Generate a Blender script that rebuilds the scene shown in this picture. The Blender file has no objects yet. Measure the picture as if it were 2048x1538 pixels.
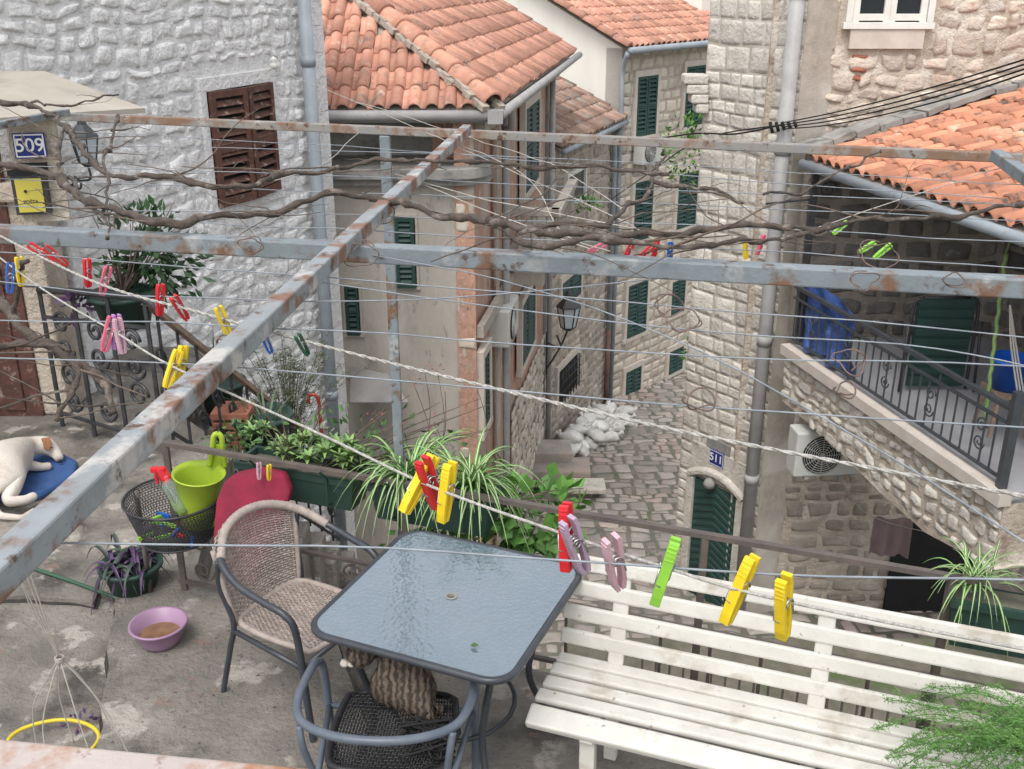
import bpy, math, random
from mathutils import Vector, Matrix, noise
V=Vector; rad=math.radians
X=V((1,0,0));Y=V((0,1,0));Z=V((0,0,1))
R=random.Random(11)
sc=bpy.context.scene
F=2072.;PI_=rad(21.7);CP,SP=math.cos(PI_),math.sin(PI_);C=V((0,0,2.85))
# surveying helpers: sight line of the camera station -> point on a real level / wall plane
def ray(u,v):
    a=(u-1024)/F;b=(769-v)/F
    return V((a,CP+b*SP,-SP+b*CP))
def gz(u,v,z): r=ray(u,v); return C+r*((z-C.z)/r.z)
def gy(u,v,y): r=ray(u,v); return C+r*(y/r.y)
def gp(u,v,P,N): r=ray(u,v); return C+r*((P-C).dot(N)/r.dot(N))
# ---------- materials
def pm(n,c1,c2=None,s=6,r=.8,b=.2,bs=50,metal=0,patch=(),tint=0,sc3=(1,1,1),tr=0,ior=1.45,bd=.01,wave=None,alpha=1,coat=0):
    m=bpy.data.materials.new(n);m.use_nodes=True;nt=m.node_tree;N=nt.nodes;L=nt.links
    p=N['Principled BSDF'];g=N.new('ShaderNodeNewGeometry');mp=N.new('ShaderNodeMapping')
    L.new(g.outputs['Position'],mp.inputs['Vector']);mp.inputs['Scale'].default_value=sc3
    def nz(scale,det=6):
        t=N.new('ShaderNodeTexNoise');t.inputs['Scale'].default_value=scale;t.inputs['Detail'].default_value=det
        t.inputs['Roughness'].default_value=.62
        L.new(mp.outputs[0],t.inputs['Vector']);return t
    def mr(sock,lo,hi,a=0,c=1):
        q=N.new('ShaderNodeMapRange');q.inputs[1].default_value=lo;q.inputs[2].default_value=hi;q.inputs[3].default_value=a;q.inputs[4].default_value=c
        L.new(sock,q.inputs[0]);return q.outputs[0]
    def mix(f,A,Bc):
        x=N.new('ShaderNodeMix');x.data_type='RGBA';L.new(f,x.inputs[0])
        for k,q in ((6,A),(7,Bc)):
            if isinstance(q,tuple): x.inputs[k].default_value=(*q,1)
            else: L.new(q,x.inputs[k])
        return x.outputs[2]
    c2=c2 or tuple(k*.75 for k in c1)
    if wave:
        w=N.new('ShaderNodeTexWave');w.inputs['Scale'].default_value=wave;w.inputs['Distortion'].default_value=5;w.inputs['Detail'].default_value=4
        w.inputs['Detail Scale'].default_value=3;L.new(mp.outputs[0],w.inputs['Vector']);f=mr(w.outputs['Fac'],.1,.8)
    else: f=mr(nz(s).outputs['Fac'],.36,.64)
    col=mix(f,c1,c2)
    for (pc,ps,lo,hi) in patch: col=mix(mr(nz(ps,8).outputs['Fac'],lo,hi),col,pc)
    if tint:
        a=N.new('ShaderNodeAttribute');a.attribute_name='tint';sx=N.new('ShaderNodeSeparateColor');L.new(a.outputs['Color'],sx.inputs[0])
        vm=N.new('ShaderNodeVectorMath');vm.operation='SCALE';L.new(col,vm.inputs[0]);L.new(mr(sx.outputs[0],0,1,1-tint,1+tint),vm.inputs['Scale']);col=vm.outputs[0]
    L.new(col,p.inputs['Base Color']);p.inputs['Roughness'].default_value=r;p.inputs['Metallic'].default_value=metal
    p.inputs['Transmission Weight'].default_value=tr;p.inputs['IOR'].default_value=ior;p.inputs['Alpha'].default_value=alpha;p.inputs['Coat Weight'].default_value=coat
    if b:
        bu=N.new('ShaderNodeBump');bu.inputs['Strength'].default_value=min(1,b);bu.inputs['Distance'].default_value=bd
        L.new(nz(bs,8).outputs['Fac'],bu.inputs['Height']);L.new(bu.outputs[0],p.inputs['Normal'])
    return m
M={}
def D(k,*a,**kw): M[k]=pm(k,*a,**kw)
D('whitewash',(.88,.87,.865),(.81,.805,.80),s=7,r=.9,b=1,bs=18,tint=.05,bd=.05,patch=(((.52,.51,.50),11,.62,.74),((.52,.39,.3),2.2,.7,.76)))
D('white_mortar',(.85,.84,.835),(.75,.745,.745),s=9,r=.95,b=1,bs=20,bd=.045,patch=(((.49,.48,.475),5,.6,.74),))
D('pale_stone',(.66,.62,.56),(.54,.50,.44),s=5,r=.92,b=1,bs=24,tint=.16,bd=.03,patch=(((.30,.27,.24),8,.6,.72),((.74,.71,.66),3,.58,.75)))
D('pale_mortar',(.50,.46,.40),(.38,.34,.29),s=6,r=.95,b=.8,bs=40,patch=(((.58,.54,.48),1.5,.5,.6),))
D('rubble',(.66,.55,.46),(.53,.46,.40),s=4,r=.92,b=1,bs=22,tint=.18,bd=.035,patch=(((.50,.29,.2),3,.62,.7),((.72,.67,.6),2,.55,.65)))
D('rubble_mortar',(.60,.52,.43),(.46,.39,.32),s=3,r=.95,b=1,bs=22,bd=.04,patch=(((.34,.26,.21),3,.6,.68),((.7,.64,.56),1.4,.55,.62)))
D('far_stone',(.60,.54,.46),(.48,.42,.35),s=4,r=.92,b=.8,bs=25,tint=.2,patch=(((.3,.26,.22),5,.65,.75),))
D('far_mortar',(.50,.44,.37),(.38,.33,.28),s=4,r=.95)
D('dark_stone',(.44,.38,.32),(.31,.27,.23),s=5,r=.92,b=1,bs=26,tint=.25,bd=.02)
D('dark_mortar',(.34,.30,.26),(.24,.21,.18),s=5,r=.95,b=1,bs=24,bd=.03)
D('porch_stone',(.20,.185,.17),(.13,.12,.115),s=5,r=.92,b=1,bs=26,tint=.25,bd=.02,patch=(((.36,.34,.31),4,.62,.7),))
D('plaster',(.45,.41,.36),(.36,.33,.29),s=2.5,r=.92,b=.6,bs=20,sc3=(1,1,.35),bd=.02,patch=(((.22,.20,.18),2.2,.53,.75),((.55,.51,.45),1.4,.6,.7),((.17,.16,.145),9,.61,.73)))
D('pink_plaster',(.54,.32,.235),(.42,.26,.20),s=3,r=.92,b=1,bs=20,sc3=(1,1,.4),bd=.04,patch=(((.46,.40,.35),3,.51,.58),((.17,.13,.11),4,.6,.70),((.60,.53,.46),7,.6,.66),((.2,.16,.14),18,.64,.7)))
D('cream',(.84,.81,.74),(.78,.75,.68),s=1.5,r=.9,b=.2,sc3=(1,1,.3),patch=(((.6,.55,.49),2,.64,.8),))
D('concrete',(.25,.228,.20),(.15,.138,.12),s=3.2,r=.93,b=1,bs=40,bd=.018,patch=(((.075,.068,.06),2.3,.53,.66),((.37,.34,.30),4.3,.57,.63),((.22,.15,.125),6,.62,.68),((.055,.05,.045),34,.63,.69),((.42,.40,.36),60,.66,.72)))
D('flagstone',(.30,.27,.235),(.18,.165,.145),s=4,r=.9,b=1,bs=30,tint=.2,bd=.025,patch=(((.09,.08,.07),5,.55,.66),((.42,.39,.34),3,.62,.68)))
D('slabgrey',(.32,.31,.29),(.22,.21,.2),s=4,r=.9,b=.5,patch=(((.12,.12,.11),3,.53,.65),))
D('cobble',(.37,.335,.30),(.28,.255,.235),s=3,r=.7,b=.9,bs=26,tint=.28,bd=.02,patch=(((.42,.34,.30),.9,.5,.6),((.2,.2,.17),2,.6,.7)))
D('lane_joint',(.20,.185,.16),(.13,.135,.10),s=3,r=.95,b=1,patch=(((.10,.13,.06),2.2,.62,.68),))
D('earth',(.17,.155,.125),(.1,.1,.07),s=5,r=.95,patch=(((.09,.12,.05),3,.55,.62),))
D('joint_shadow',(.05,.045,.04),(.035,.03,.028),s=20,r=.95,b=.5)
D('tile',(.58,.305,.22),(.47,.23,.165),s=5,r=.88,b=.6,bs=60,tint=.24,patch=(((.26,.18,.145),3.5,.56,.7),((.64,.44,.35),6,.6,.7),((.12,.1,.085),14,.64,.71)))
D('tile_orange',(.56,.255,.155),(.44,.19,.12),s=5,r=.85,b=.6,bs=60,tint=.32,patch=(((.60,.40,.30),2.5,.58,.68),((.13,.10,.085),6,.56,.66)))
D('tile_old',(.40,.27,.21),(.28,.18,.14),s=5,r=.9,b=.4,tint=.3,patch=(((.3,.28,.25),4,.55,.62),))
D('cement',(.46,.40,.34),(.28,.25,.21),s=12,r=.95,b=.8,bs=30)
D('beam_paint',(.20,.232,.255),(.17,.195,.21),s=14,r=.5,b=.5,bs=60,bd=.004,patch=(((.32,.33,.33),9,.58,.66),((.17,.095,.06),7,.53,.6),((.08,.05,.035),24,.57,.66)))
D('beam_rust',(.27,.295,.31),(.22,.235,.24),s=14,r=.6,b=.5,bs=60,bd=.004,patch=(((.44,.42,.40),10,.54,.62),((.20,.11,.075),7,.525,.59),((.10,.058,.042),22,.57,.65)))
D('beam_tan',(.26,.23,.20),(.22,.22,.22),s=10,r=.65,b=.5,bs=60,bd=.004,patch=(((.20,.12,.08),7,.48,.56),((.34,.33,.31),12,.58,.64),((.10,.06,.045),24,.58,.64)))
D('beam_pale',(.48,.42,.39),(.42,.36,.335),s=14,r=.6,b=.5,bs=60,bd=.004,patch=(((.34,.17,.10),9,.52,.6),((.18,.10,.07),26,.58,.64)))
D('rail_iron',(.13,.105,.09),(.09,.075,.07),s=12,r=.6,b=.3)
D('black_iron',(.025,.025,.028),(.05,.05,.055),s=12,r=.45,b=.2)
D('anthracite',(.06,.065,.075),(.045,.05,.055),s=9,r=.5,b=.1)
D('grey_pipe',(.31,.35,.38),(.25,.28,.31),s=4,r=.5,b=.15,patch=(((.22,.2,.19),5,.62,.7),))
D('taupe_pipe',(.38,.37,.36),(.30,.29,.29),s=4,r=.55,b=.15,patch=(((.22,.2,.19),5,.66,.74),))
D('copper_pipe',(.10,.055,.045),(.16,.1,.08),s=4,r=.6)
D('brown_wood',(.13,.055,.04),(.075,.038,.03),s=14,r=.75,b=.7,bs=40,patch=(((.30,.22,.18),11,.56,.66),))
D('plank_wood',(.28,.20,.15),(.19,.14,.11),s=14,r=.8,b=.5)
D('green_paint',(.02,.058,.05),(.03,.07,.062),s=5,r=.6,b=.2,patch=(((.06,.1,.09),8,.62,.7),))
D('dark_green',(.015,.045,.038),(.02,.055,.045),s=5,r=.6,b=.15)
D('pot_green',(.02,.05,.04),(.03,.065,.05),s=8,r=.45,b=.1,patch=(((.09,.09,.07),6,.6,.75),))
D('dark_glass',(.02,.025,.03),(.03,.035,.04),s=2,r=.12,b=0)
D('black',(.01,.01,.01),(.015,.015,.015),b=0)
D('white_paint',(.62,.60,.55),(.54,.52,.47),s=7,r=.5,b=.3,bs=30,patch=(((.44,.40,.34),5,.56,.66),((.24,.20,.16),30,.65,.71)))
D('white_gloss',(.76,.75,.70),(.68,.67,.63),s=7,r=.4,b=.1)
D('ac_white',(.58,.58,.55),(.5,.5,.47),s=4,r=.5,b=.05)
D('taupe_wicker',(.40,.335,.30),(.30,.25,.22),s=30,r=.6,b=.3,tint=.2)
D('black_wicker',(.03,.03,.033),(.018,.018,.02),s=30,r=.4,b=.2)
D('black_tube',(.035,.04,.048),(.05,.055,.065),s=10,r=.3,b=.05)
D('grey_tube',(.12,.14,.17),(.09,.11,.14),s=10,r=.35,b=.05)
D('rope',(.62,.60,.56),(.42,.40,.37),s=150,r=.85,b=.8,bs=300)
D('string',(.46,.43,.38),(.36,.33,.3),s=50,r=.7,b=0)
D('wire',(.26,.29,.32),(.18,.20,.23),s=20,r=.45,b=0)
D('rust_wire',(.16,.11,.09),(.1,.07,.06),s=20,r=.7,b=0)
D('bark',(.115,.088,.072),(.055,.045,.038),s=25,r=.9,b=1,bs=60,patch=(((.21,.175,.15),12,.57,.65),))
D('twig',(.15,.11,.085),(.08,.062,.05),s=25,r=.85,b=.3)
for k,c in dict(yellow=(.80,.58,.02),red=(.62,.02,.03),lime=(.26,.56,.06),pink=(.58,.36,.42),mauve=(.40,.30,.40),blue=(.02,.12,.5),dkgreen=(.02,.10,.06),magenta=(.62,.12,.2),violet=(.46,.22,.52)).items():
    D('peg_'+k,c,tuple(q*.85 for q in c),s=60,r=.38,b=.05)
D('steel',(.5,.5,.5),(.4,.4,.4),r=.3,metal=.9,b=0)
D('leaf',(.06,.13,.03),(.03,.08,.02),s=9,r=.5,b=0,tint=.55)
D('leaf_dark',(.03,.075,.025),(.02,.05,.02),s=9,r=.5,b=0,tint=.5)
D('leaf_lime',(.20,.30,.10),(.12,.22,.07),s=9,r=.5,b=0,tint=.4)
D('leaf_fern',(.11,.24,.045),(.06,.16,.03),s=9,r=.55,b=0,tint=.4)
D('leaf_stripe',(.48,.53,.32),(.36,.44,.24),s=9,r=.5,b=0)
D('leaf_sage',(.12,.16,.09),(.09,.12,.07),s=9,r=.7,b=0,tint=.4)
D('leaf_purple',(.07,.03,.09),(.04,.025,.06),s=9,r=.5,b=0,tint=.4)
D('flower',(.30,.07,.08),(.34,.12,.12),s=9,b=0)
D('bowl',(.33,.20,.31),(.29,.18,.27),s=6,r=.4,b=.05,tint=0)
D('mud_water',(.16,.085,.045),(.24,.145,.085),s=16,r=.12,b=.05)
D('lime_plastic',(.36,.48,.04),(.32,.44,.04),s=6,r=.35,b=.03)
D('clear',(.75,.9,.8),(.7,.85,.75),r=.08,b=0,tr=.85,ior=1.3)
D('crimson',(.24,.012,.04),(.17,.01,.03),s=10,r=.8,b=.4,bs=200)
D('blue_cloth',(.04,.10,.26),(.03,.075,.2),s=10,r=.9,b=.4,bs=200)
D('blue_tarp',(.06,.12,.36),(.04,.09,.28),s=3,r=.5,b=.6,bs=6,bd=.1)
D('blue_plastic',(.01,.10,.5),(.01,.09,.42),r=.35,b=0)
D('sack',(.76,.75,.72),(.58,.57,.54),s=7,r=.85,b=.8,bs=20,tint=.15)
D('towel',(.27,.19,.19),(.22,.16,.16),s=5,r=.95,b=.6,bs=100)
D('canopy',(.46,.42,.36),(.38,.34,.29),s=2,r=.6,b=.2,patch=(((.28,.25,.21),2,.58,.7),))
D('grey_sheet',(.27,.26,.25),(.2,.19,.185),s=3,r=.6,b=.2)
D('post_yellow',(.58,.50,.09),(.5,.43,.07),r=.5,b=.05)
D('sign_blue',(.015,.03,.17),(.02,.035,.2),r=.3,b=0)
D('sign_white',(.8,.8,.8),(.75,.75,.75),r=.4,b=0)
D('dog_fur',(.66,.60,.54),(.54,.47,.41),s=4,r=.95,b=.7,bs=120,patch=(((.42,.28,.19),3.5,.56,.72),))
D('dog_ear',(.30,.14,.07),(.22,.1,.055),r=.95,b=.5,bs=150)
D('cat_fur',(.21,.16,.12),(.065,.052,.043),r=.95,b=.6,bs=220,wave=13,sc3=(1,.3,1.2))
D('cat_white',(.7,.66,.6),(.55,.5,.45),s=30,r=.95,b=.5,bs=200)
D('yellow_hose',(.62,.48,.03),(.55,.42,.03),r=.4,b=0)
D('green_hose',(.04,.10,.06),(.03,.08,.045),r=.5,b=0)
D('marble',(.60,.54,.48),(.52,.46,.40),s=5,r=.6,b=.1)
D('floor_tile',(.42,.42,.44),(.38,.38,.40),s=5,r=.5,b=.05)
D('terracotta',(.34,.13,.08),(.26,.1,.065),s=9,r=.8)
D('umbrella_red',(.3,.03,.02),(.25,.03,.02),r=.3,b=0)
D('tint_glass',(.6,.68,.73),(.55,.63,.69),r=.2,b=0)
g=pm('pebbled_glass',(.30,.40,.48),(.24,.34,.42),s=3,r=.02,b=0,tr=.6,ior=2.6,coat=1);M['tglass']=g
nt=g.node_tree;vo=nt.nodes.new('ShaderNodeTexVoronoi');vo.feature='SMOOTH_F1';vo.inputs['Scale'].default_value=62;ge=nt.nodes.new('ShaderNodeNewGeometry')
nt.links.new(ge.outputs['Position'],vo.inputs['Vector']);bu=nt.nodes.new('ShaderNodeBump');bu.inputs['Strength'].default_value=.45;bu.inputs['Distance'].default_value=.004
nt.links.new(vo.outputs['Distance'],bu.inputs['Height']);nt.links.new(bu.outputs[0],nt.nodes['Principled BSDF'].inputs['Normal'])
bu2=nt.nodes.new('ShaderNodeBump');bu2.inputs['Strength'].default_value=.18;bu2.inputs['Distance'].default_value=.004;nt.links.new(vo.outputs['Distance'],bu2.inputs['Height']);nt.links.new(bu2.outputs[0],nt.nodes['Principled BSDF'].inputs['Coat Normal'])
# ---------- builder
WL={}
def reg(o,w,parent,label,cat,group,kind):
    bpy.context.collection.objects.link(o);WL[o.name]=w
    if parent: o.parent=parent;o.location=w-WL[parent.name]
    else:
        o.location=w
        if cat:o['category']=cat
    if label:o['label']=label
    if group:o['group']=group
    if kind:o['kind']=kind
    return o
def top(name,loc,label,cat,group=None):
    return reg(bpy.data.objects.new(name,None),V(loc),None,label,cat,group,None)
class B:
    def __init__(s): s.v=[];s.f=[];s.m=[];s.s=[];s.t=[]
    def add(s,vs,fs,m=0,sm=0,t=.5):
        o=len(s.v);s.v.extend(vs);s.t.extend([t]*len(vs))
        for f in fs:s.f.append([i+o for i in f])
        s.m.extend([m]*len(fs));s.s.extend([sm]*len(fs))
    def box(s,c,x,y,z,ax=X,ay=Y,az=Z,m=0,t=.5):
        c=V(c);ax,ay,az=ax*x,ay*y,az*z
        vs=[c-ax-ay-az,c+ax-ay-az,c+ax+ay-az,c-ax+ay-az,c-ax-ay+az,c+ax-ay+az,c+ax+ay+az,c-ax+ay+az]
        s.add(vs,[(3,2,1,0),(4,5,6,7),(0,1,5,4),(1,2,6,5),(2,3,7,6),(3,0,4,7)],m,0,t)
    def bar(s,a,c,w,h,up=Z,m=0,t=.5):
        a=V(a);c=V(c);d=c-a;l=d.length;d=d/l;sd=d.cross(up).normalized();u=sd.cross(d)
        s.box((a+c)/2,l/2,w/2,h/2,d,sd,u,m,t)
    def prism(s,pts,off,m=0,t=.5):
        n=len(pts);pts=[V(p) for p in pts]
        s.add(pts+[p+off for p in pts],[tuple(range(n)),tuple(range(2*n-1,n-1,-1))]+[(i,i+n,(i+1)%n+n,(i+1)%n) for i in range(n)],m,0,t)
    def tube(s,pts,r,n=8,m=0,t=.5,cl=False,sm=1):
        pts=[V(p) for p in pts];k=len(pts)
        if isinstance(r,(int,float)): r=[r]*k
        T=[(pts[(i+1)%k if cl else min(i+1,k-1)]-pts[i-1 if (cl or i) else 0]).normalized() for i in range(k)]
        u=T[0].orthogonal().normalized();vs=[]
        for i in range(k):
            u=(u-T[i]*u.dot(T[i]));u=u.normalized() if u.length>1e-6 else T[i].orthogonal().normalized();w=T[i].cross(u)
            for j in range(n):
                a=2*math.pi*j/n;vs.append(pts[i]+(u*math.cos(a)+w*math.sin(a))*r[i])
        fs=[]
        for i in range(k if cl else k-1):
            q=(i+1)%k
            for j in range(n):fs.append((i*n+j,i*n+(j+1)%n,q*n+(j+1)%n,q*n+j))
        if not cl: fs+= [tuple(range(n-1,-1,-1)),tuple((k-1)*n+j for j in range(n))]
        s.add(vs,fs,m,sm,t)
    def lathe(s,c,prof,n=28,m=0,ax=X,ay=Y,az=Z,sm=1):
        c=V(c);vs=[];k=len(prof)
        for (r,z) in prof:
            for j in range(n):
                a=2*math.pi*j/n;vs.append(c+ax*(r*math.cos(a))+ay*(r*math.sin(a))+az*z)
        s.add(vs,[(i*n+j,i*n+(j+1)%n,(i+1)*n+(j+1)%n,(i+1)*n+j) for i in range(k-1) for j in range(n)],m,sm)
    def obj(s,name,mats,parent=None,label=None,cat=None,group=None,kind=None,bev=0,org=None):
        if isinstance(mats,str):mats=[mats]
        if org is None:
            xs=[p.x for p in s.v];ys=[p.y for p in s.v];org=V(((min(xs)+max(xs))/2,(min(ys)+max(ys))/2,min(p.z for p in s.v)))
        me=bpy.data.meshes.new(name);me.from_pydata([p-org for p in s.v],[],s.f)
        for k in mats: me.materials.append(M[k])
        me.polygons.foreach_set('material_index',s.m);me.polygons.foreach_set('use_smooth',[bool(q) for q in s.s])
        at=me.color_attributes.new('tint','FLOAT_COLOR','POINT');fl=[]
        for t in s.t: fl+=[t,t,t,1]
        at.data.foreach_set('color',fl);me.update()
        o=bpy.data.objects.new(name,me);reg(o,org,parent,label,cat,group,kind)
        if bev:
            q=o.modifiers.new('b','BEVEL');q.width=bev;q.segments=2;q.limit_method='ANGLE';q.harden_normals=False
        return o
def cr(pts,k=5):
    pts=[V(p) for p in pts];o=[];n=len(pts)
    for i in range(n-1):
        a,b,c,d=pts[max(i-1,0)],pts[i],pts[i+1],pts[min(i+2,n-1)]
        for j in range(k):
            t=j/k;o.append(.5*((2*b)+(c-a)*t+(2*a-5*b+4*c-d)*t*t+(3*b-a-3*c+d)*t**3))
    o.append(pts[-1]);return o
def text(b,s,size,c,ax,ay,nrm,m=0,ex=.002,off=0):
    cu=bpy.data.curves.new('t','FONT');cu.body=s;cu.size=size;cu.align_x='CENTER';cu.align_y='CENTER';cu.extrude=ex;cu.offset=off
    o=bpy.data.objects.new('t',cu);bpy.context.collection.objects.link(o)
    me=bpy.data.meshes.new_from_object(o.evaluated_get(bpy.context.evaluated_depsgraph_get()))
    b.add([V(c)+ax*q.co.x+ay*q.co.y+nrm*q.co.z for q in me.vertices],[tuple(p.vertices) for p in me.polygons],m)
    bpy.data.objects.remove(o);bpy.data.curves.remove(cu)
def stones(b,P,d,N,s0,s1,z0,z1,rh,sw,amp,holes=(),clip=None,gap=.01,seed=1,m=0,up=Z,rnd=.12,wob=.45,rough=1.5,cj=.14,edge=-.008):
    R=random.Random(seed);z=z0;K=[-1,-.95,-.6,-.2,.2,.6,.95,1];n=8;amp*=.6
    def bz(zz,s): return zz+(noise.noise(V((s*1.3,zz*3.7,seed*1.7)))+.5*noise.noise(V((s*4.3,zz*3.7,seed*2.7))))*rh[0]*wob
    while z<z1:
        h=R.uniform(*rh);a,c=z,z+h;z+=h;s=s0
        while s<s1-.02:
            e=min(s+R.uniform(*sw)*(.6+.4*h/rh[1]),s1)
            if s1-e<sw[0]*.5:e=s1
            mid=(a+c)/2;ok=True
            for (h0,h1,g0,g1) in holes:
                if g0<mid<g1 and s<h1 and e>h0:
                    if s<h0-.05:e=h0
                    else:s=h1;ok=False
                    break
            if not ok:continue
            if clip and not clip((s+e)/2,mid):s=e;continue
            am=amp*R.uniform(.2,1.4);t=R.random();rn=rnd*R.uniform(.3,1.5);tl=R.uniform(-.5,.5);tl2=R.uniform(-.5,.5);vs=[]
            j=[R.uniform(0,cj) for _ in range(8)]
            if s<=s0:j[0]=j[2]=0
            if e>=s1:j[1]=j[3]=0
            A=(j[0],j[4]);Bq=(1-j[1],j[5]);Cq=(j[2],1-j[6]);Dq=(1-j[3],1-j[7])
            for y in K:
                for x in K:
                    xx=x*math.sqrt(max(0,1-rn*y*y));yy=y*math.sqrt(max(0,1-rn*x*x))
                    p=(xx+1)/2;q=(yy+1)/2
                    fx=(A[0]*(1-p)+Bq[0]*p)*(1-q)+(Cq[0]*(1-p)+Dq[0]*p)*q
                    fy=(A[1]*(1-p)+Bq[1]*p)*(1-q)+(Cq[1]*(1-p)+Dq[1]*p)*q
                    ss=s+gap+(e-s-2*gap)*fx
                    zb=bz(a,ss)+gap;zt=bz(c,ss)-gap;zz=zb+(zt-zb)*fy
                    if abs(x)==1 or abs(y)==1: dp=edge
                    else:
                        nn=noise.noise(V((ss*8,zz*8,seed)))*.9+noise.noise(V((ss*23,zz*23,seed)))*.6
                        dp=am*((1-abs(x)**9)*(1-abs(y)**9))*(1+tl*x+tl2*y)+nn*amp*.55*rough+.005
                    vs.append(P+d*ss+up*zz+N*dp)
            b.add(vs,[(jj*n+i,jj*n+i+1,jj*n+i+n+1,jj*n+i+n) for jj in range(n-1) for i in range(n-1)],m,1,t)
            s=e
def tiles(b,O,e,w,slope,ne,nh,tw,tl,keep,seed=1,m=0,i0=0):
    R=random.Random(seed);cs=1/math.sqrt(1+slope*slope);up=(w+Z*slope)*cs;nr=e.cross(up)
    if nr.z<0:nr=-nr
    pr=[(0,.03),(.06,.2),(.19,.32),(.35,.36),(.51,.32),(.64,.2),(.7,.05),(.85,0),(1.02,.03)]
    for j in range(nh):
        for i in range(i0,ne):
            if not keep((i+.5)*tw,(j+.5)*tl*cs):continue
            o=O+e*(i*tw+R.uniform(-.006,.006))+up*(j*tl+R.uniform(-.012,.012));k=R.uniform(-.012,.012);t=R.random()
            vs=[]
            for (q,dl,dn) in ((0,0,.004),(1,0,.024),(2,tl*1.12,.0)):
                for (x,hh) in pr: vs.append(o+e*(x*tw+k*(q==1))+up*dl+nr*(hh*tw*(.93 if q==2 else 1)+dn+(0 if q else 0)))
            n=9;b.add(vs,[(q*n+x,q*n+x+1,(q+1)*n+x+1,(q+1)*n+x) for q in range(2) for x in range(8)],m,1,t)
def caps(b,a,c,r,n,seed,m=0,mm=None):
    R=random.Random(seed);d=(c-a)/n;dn=d.normalized();sd=dn.cross(Z).normalized();up=sd.cross(dn)
    for i in range(n):
        p=a+d*i;vs=[]
        for (k,rr,l) in ((0,r,0),(1,r*.86,1.12)):
            for j in range(9):
                an=math.pi*j/8;vs.append(p+d*l+sd*math.cos(an)*rr+up*(math.sin(an)*rr+.02-.02*k))
        vs+=[v-up*.03 for v in vs[:9]]
        b.add(vs,[(j,j+1,j+10,j+9) for j in range(8)]+[(j+18,j+19,j+1,j) for j in range(8)],m,1,R.random())
    if mm is not None:
        for i in range(n*3):
            for q in (-1,1): b.box(a+d*(i/3)+sd*q*r*1.0-up*.02+V([R.uniform(-.02,.02) for _ in range(3)]),.06,.045,.03,dn,sd,up,m=mm)
def pxr(P,N,d,u0,v0,u1,v1):
    a=gp(u0,(v0+v1)/2,P,N);c=gp(u1,(v0+v1)/2,P,N);um=(u0+u1)/2
    zt=gp(um,v0,P,N).z;zb=gp(um,v1,P,N).z
    s=sorted([(a-P).dot(d),(c-P).dot(d)]);return s[0],s[1],zb,zt
def window(house,P,d,N,rc,ms,mf='marble',leaves=2,slat=.07,fw=.1,prd=.05,lab=None,pane='black',ajar=0,sf=.5):
    s0,s1,z0,z1=rc;b=B();P=V((P.x,P.y,0));c=lambda s,z,n:P+d*s+Z*z+N*n
    for (a0,a1,b0,b1) in ((s0-fw,s1+fw,z1,z1+fw*1.3),(s0-fw*1.3,s1+fw*1.3,z0-fw,z0),(s0-fw,s0,z0,z1),(s1,s1+fw,z0,z1)):
        b.box(c((a0+a1)/2,(b0+b1)/2,prd/2),(a1-a0)/2,(b1-b0)/2,prd/2+.01,d,Z,N)
    b.box(c((s0+s1)/2,(z0+z1)/2,.006),(s1-s0)/2,(z1-z0)/2,.005,d,Z,N,m=1)
    w=b.obj('window',[mf,pane],house,label=lab,bev=.006)
    if ms is None:return w
    lw=(s1-s0)/leaves
    for i in range(leaves):
        q=B();a=s0+lw*i+.01;e=a+lw-.02;st=min(.06,lw*.18);n0=.045
        hs=a if i==0 else e
        dd=d;NN=N
        if ajar:
            an=ajar*(1 if i==0 else -1);dd=d*math.cos(an)+N*math.sin(an)
            NN=dd.cross(Z) if dd.cross(Z).dot(N)>0 else -dd.cross(Z)
        hp=c(hs,0,n0);L=lambda s,z,n:hp+dd*(s-hs)+Z*z+NN*n
        for (x0,x1,y0,y1) in ((a,a+st,z0,z1),(e-st,e,z0,z1),(a+st,e-st,z1-st,z1),(a+st,e-st,z0,z0+st*1.3),(a+st,e-st,(z0+z1)/2-st/2,(z0+z1)/2+st/2)):
            q.box(L((x0+x1)/2,(y0+y1)/2,.0),(x1-x0)/2,(y1-y0)/2,.018,dd,Z,NN)
        n=int((z1-z0-2*st)/slat);tl=(Z*.75-NN*.65).normalized();tn=dd.cross(tl)
        for k in range(n):
            z=z0+st*1.3+(k+.5)*(z1-z0-st*2.3)/n
            jt=(Z*R.uniform(-.01,.01) if sf<.5 else Z*0)
            q.box(L((a+e)/2,z,-.005)+jt,(e-a)/2-st,slat*sf,.005,dd,(tl+dd*(R.uniform(-.03,.03) if sf<.5 else 0)).normalized(),tn)
        q.obj('shutter',ms,w,bev=.003)
    return w
# ================= SETTING
def sz(y): return -5.0-.12*(y-11)
b=B();up=V((0,1,-.12))
b.add([V((-60,2.0,sz(2)-.0)),V((60,2.0,sz(2))),V((60,40,sz(40))),V((-60,40,sz(40)))],[(0,1,2,3)],1)
P0=V((0,0,sz(0)))
stones(b,P0,X,Z,-1.2,6.5,8.5,27,(.14,.36),(.18,.55),.02,seed=5,up=up,gap=.007,rnd=.08,wob=1.2,cj=.16,edge=-.004)
b.obj('street',['cobble','lane_joint'],kind='structure')
b=B();b.add([V((-300,-300,-9)),V((300,-300,-9)),V((300,300,-9)),V((-300,300,-9))],[(0,1,2,3)]);b.obj('ground','earth',kind='structure')
b=B()
for i,(u,v,w) in enumerate(((1120,905,.9),(1135,885,1.0),(1110,865,.8))):
    p=gy(u,v,16.2+i*.35);b.box((p.x-.35,p.y,sz(p.y)+.09+.15*i),w/2+.25,.3,.09+.08*i,m=0,t=R.random())
b.box(gz(1170,972,sz(14.8)+.05),.35,.22,.05,m=1)
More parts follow.
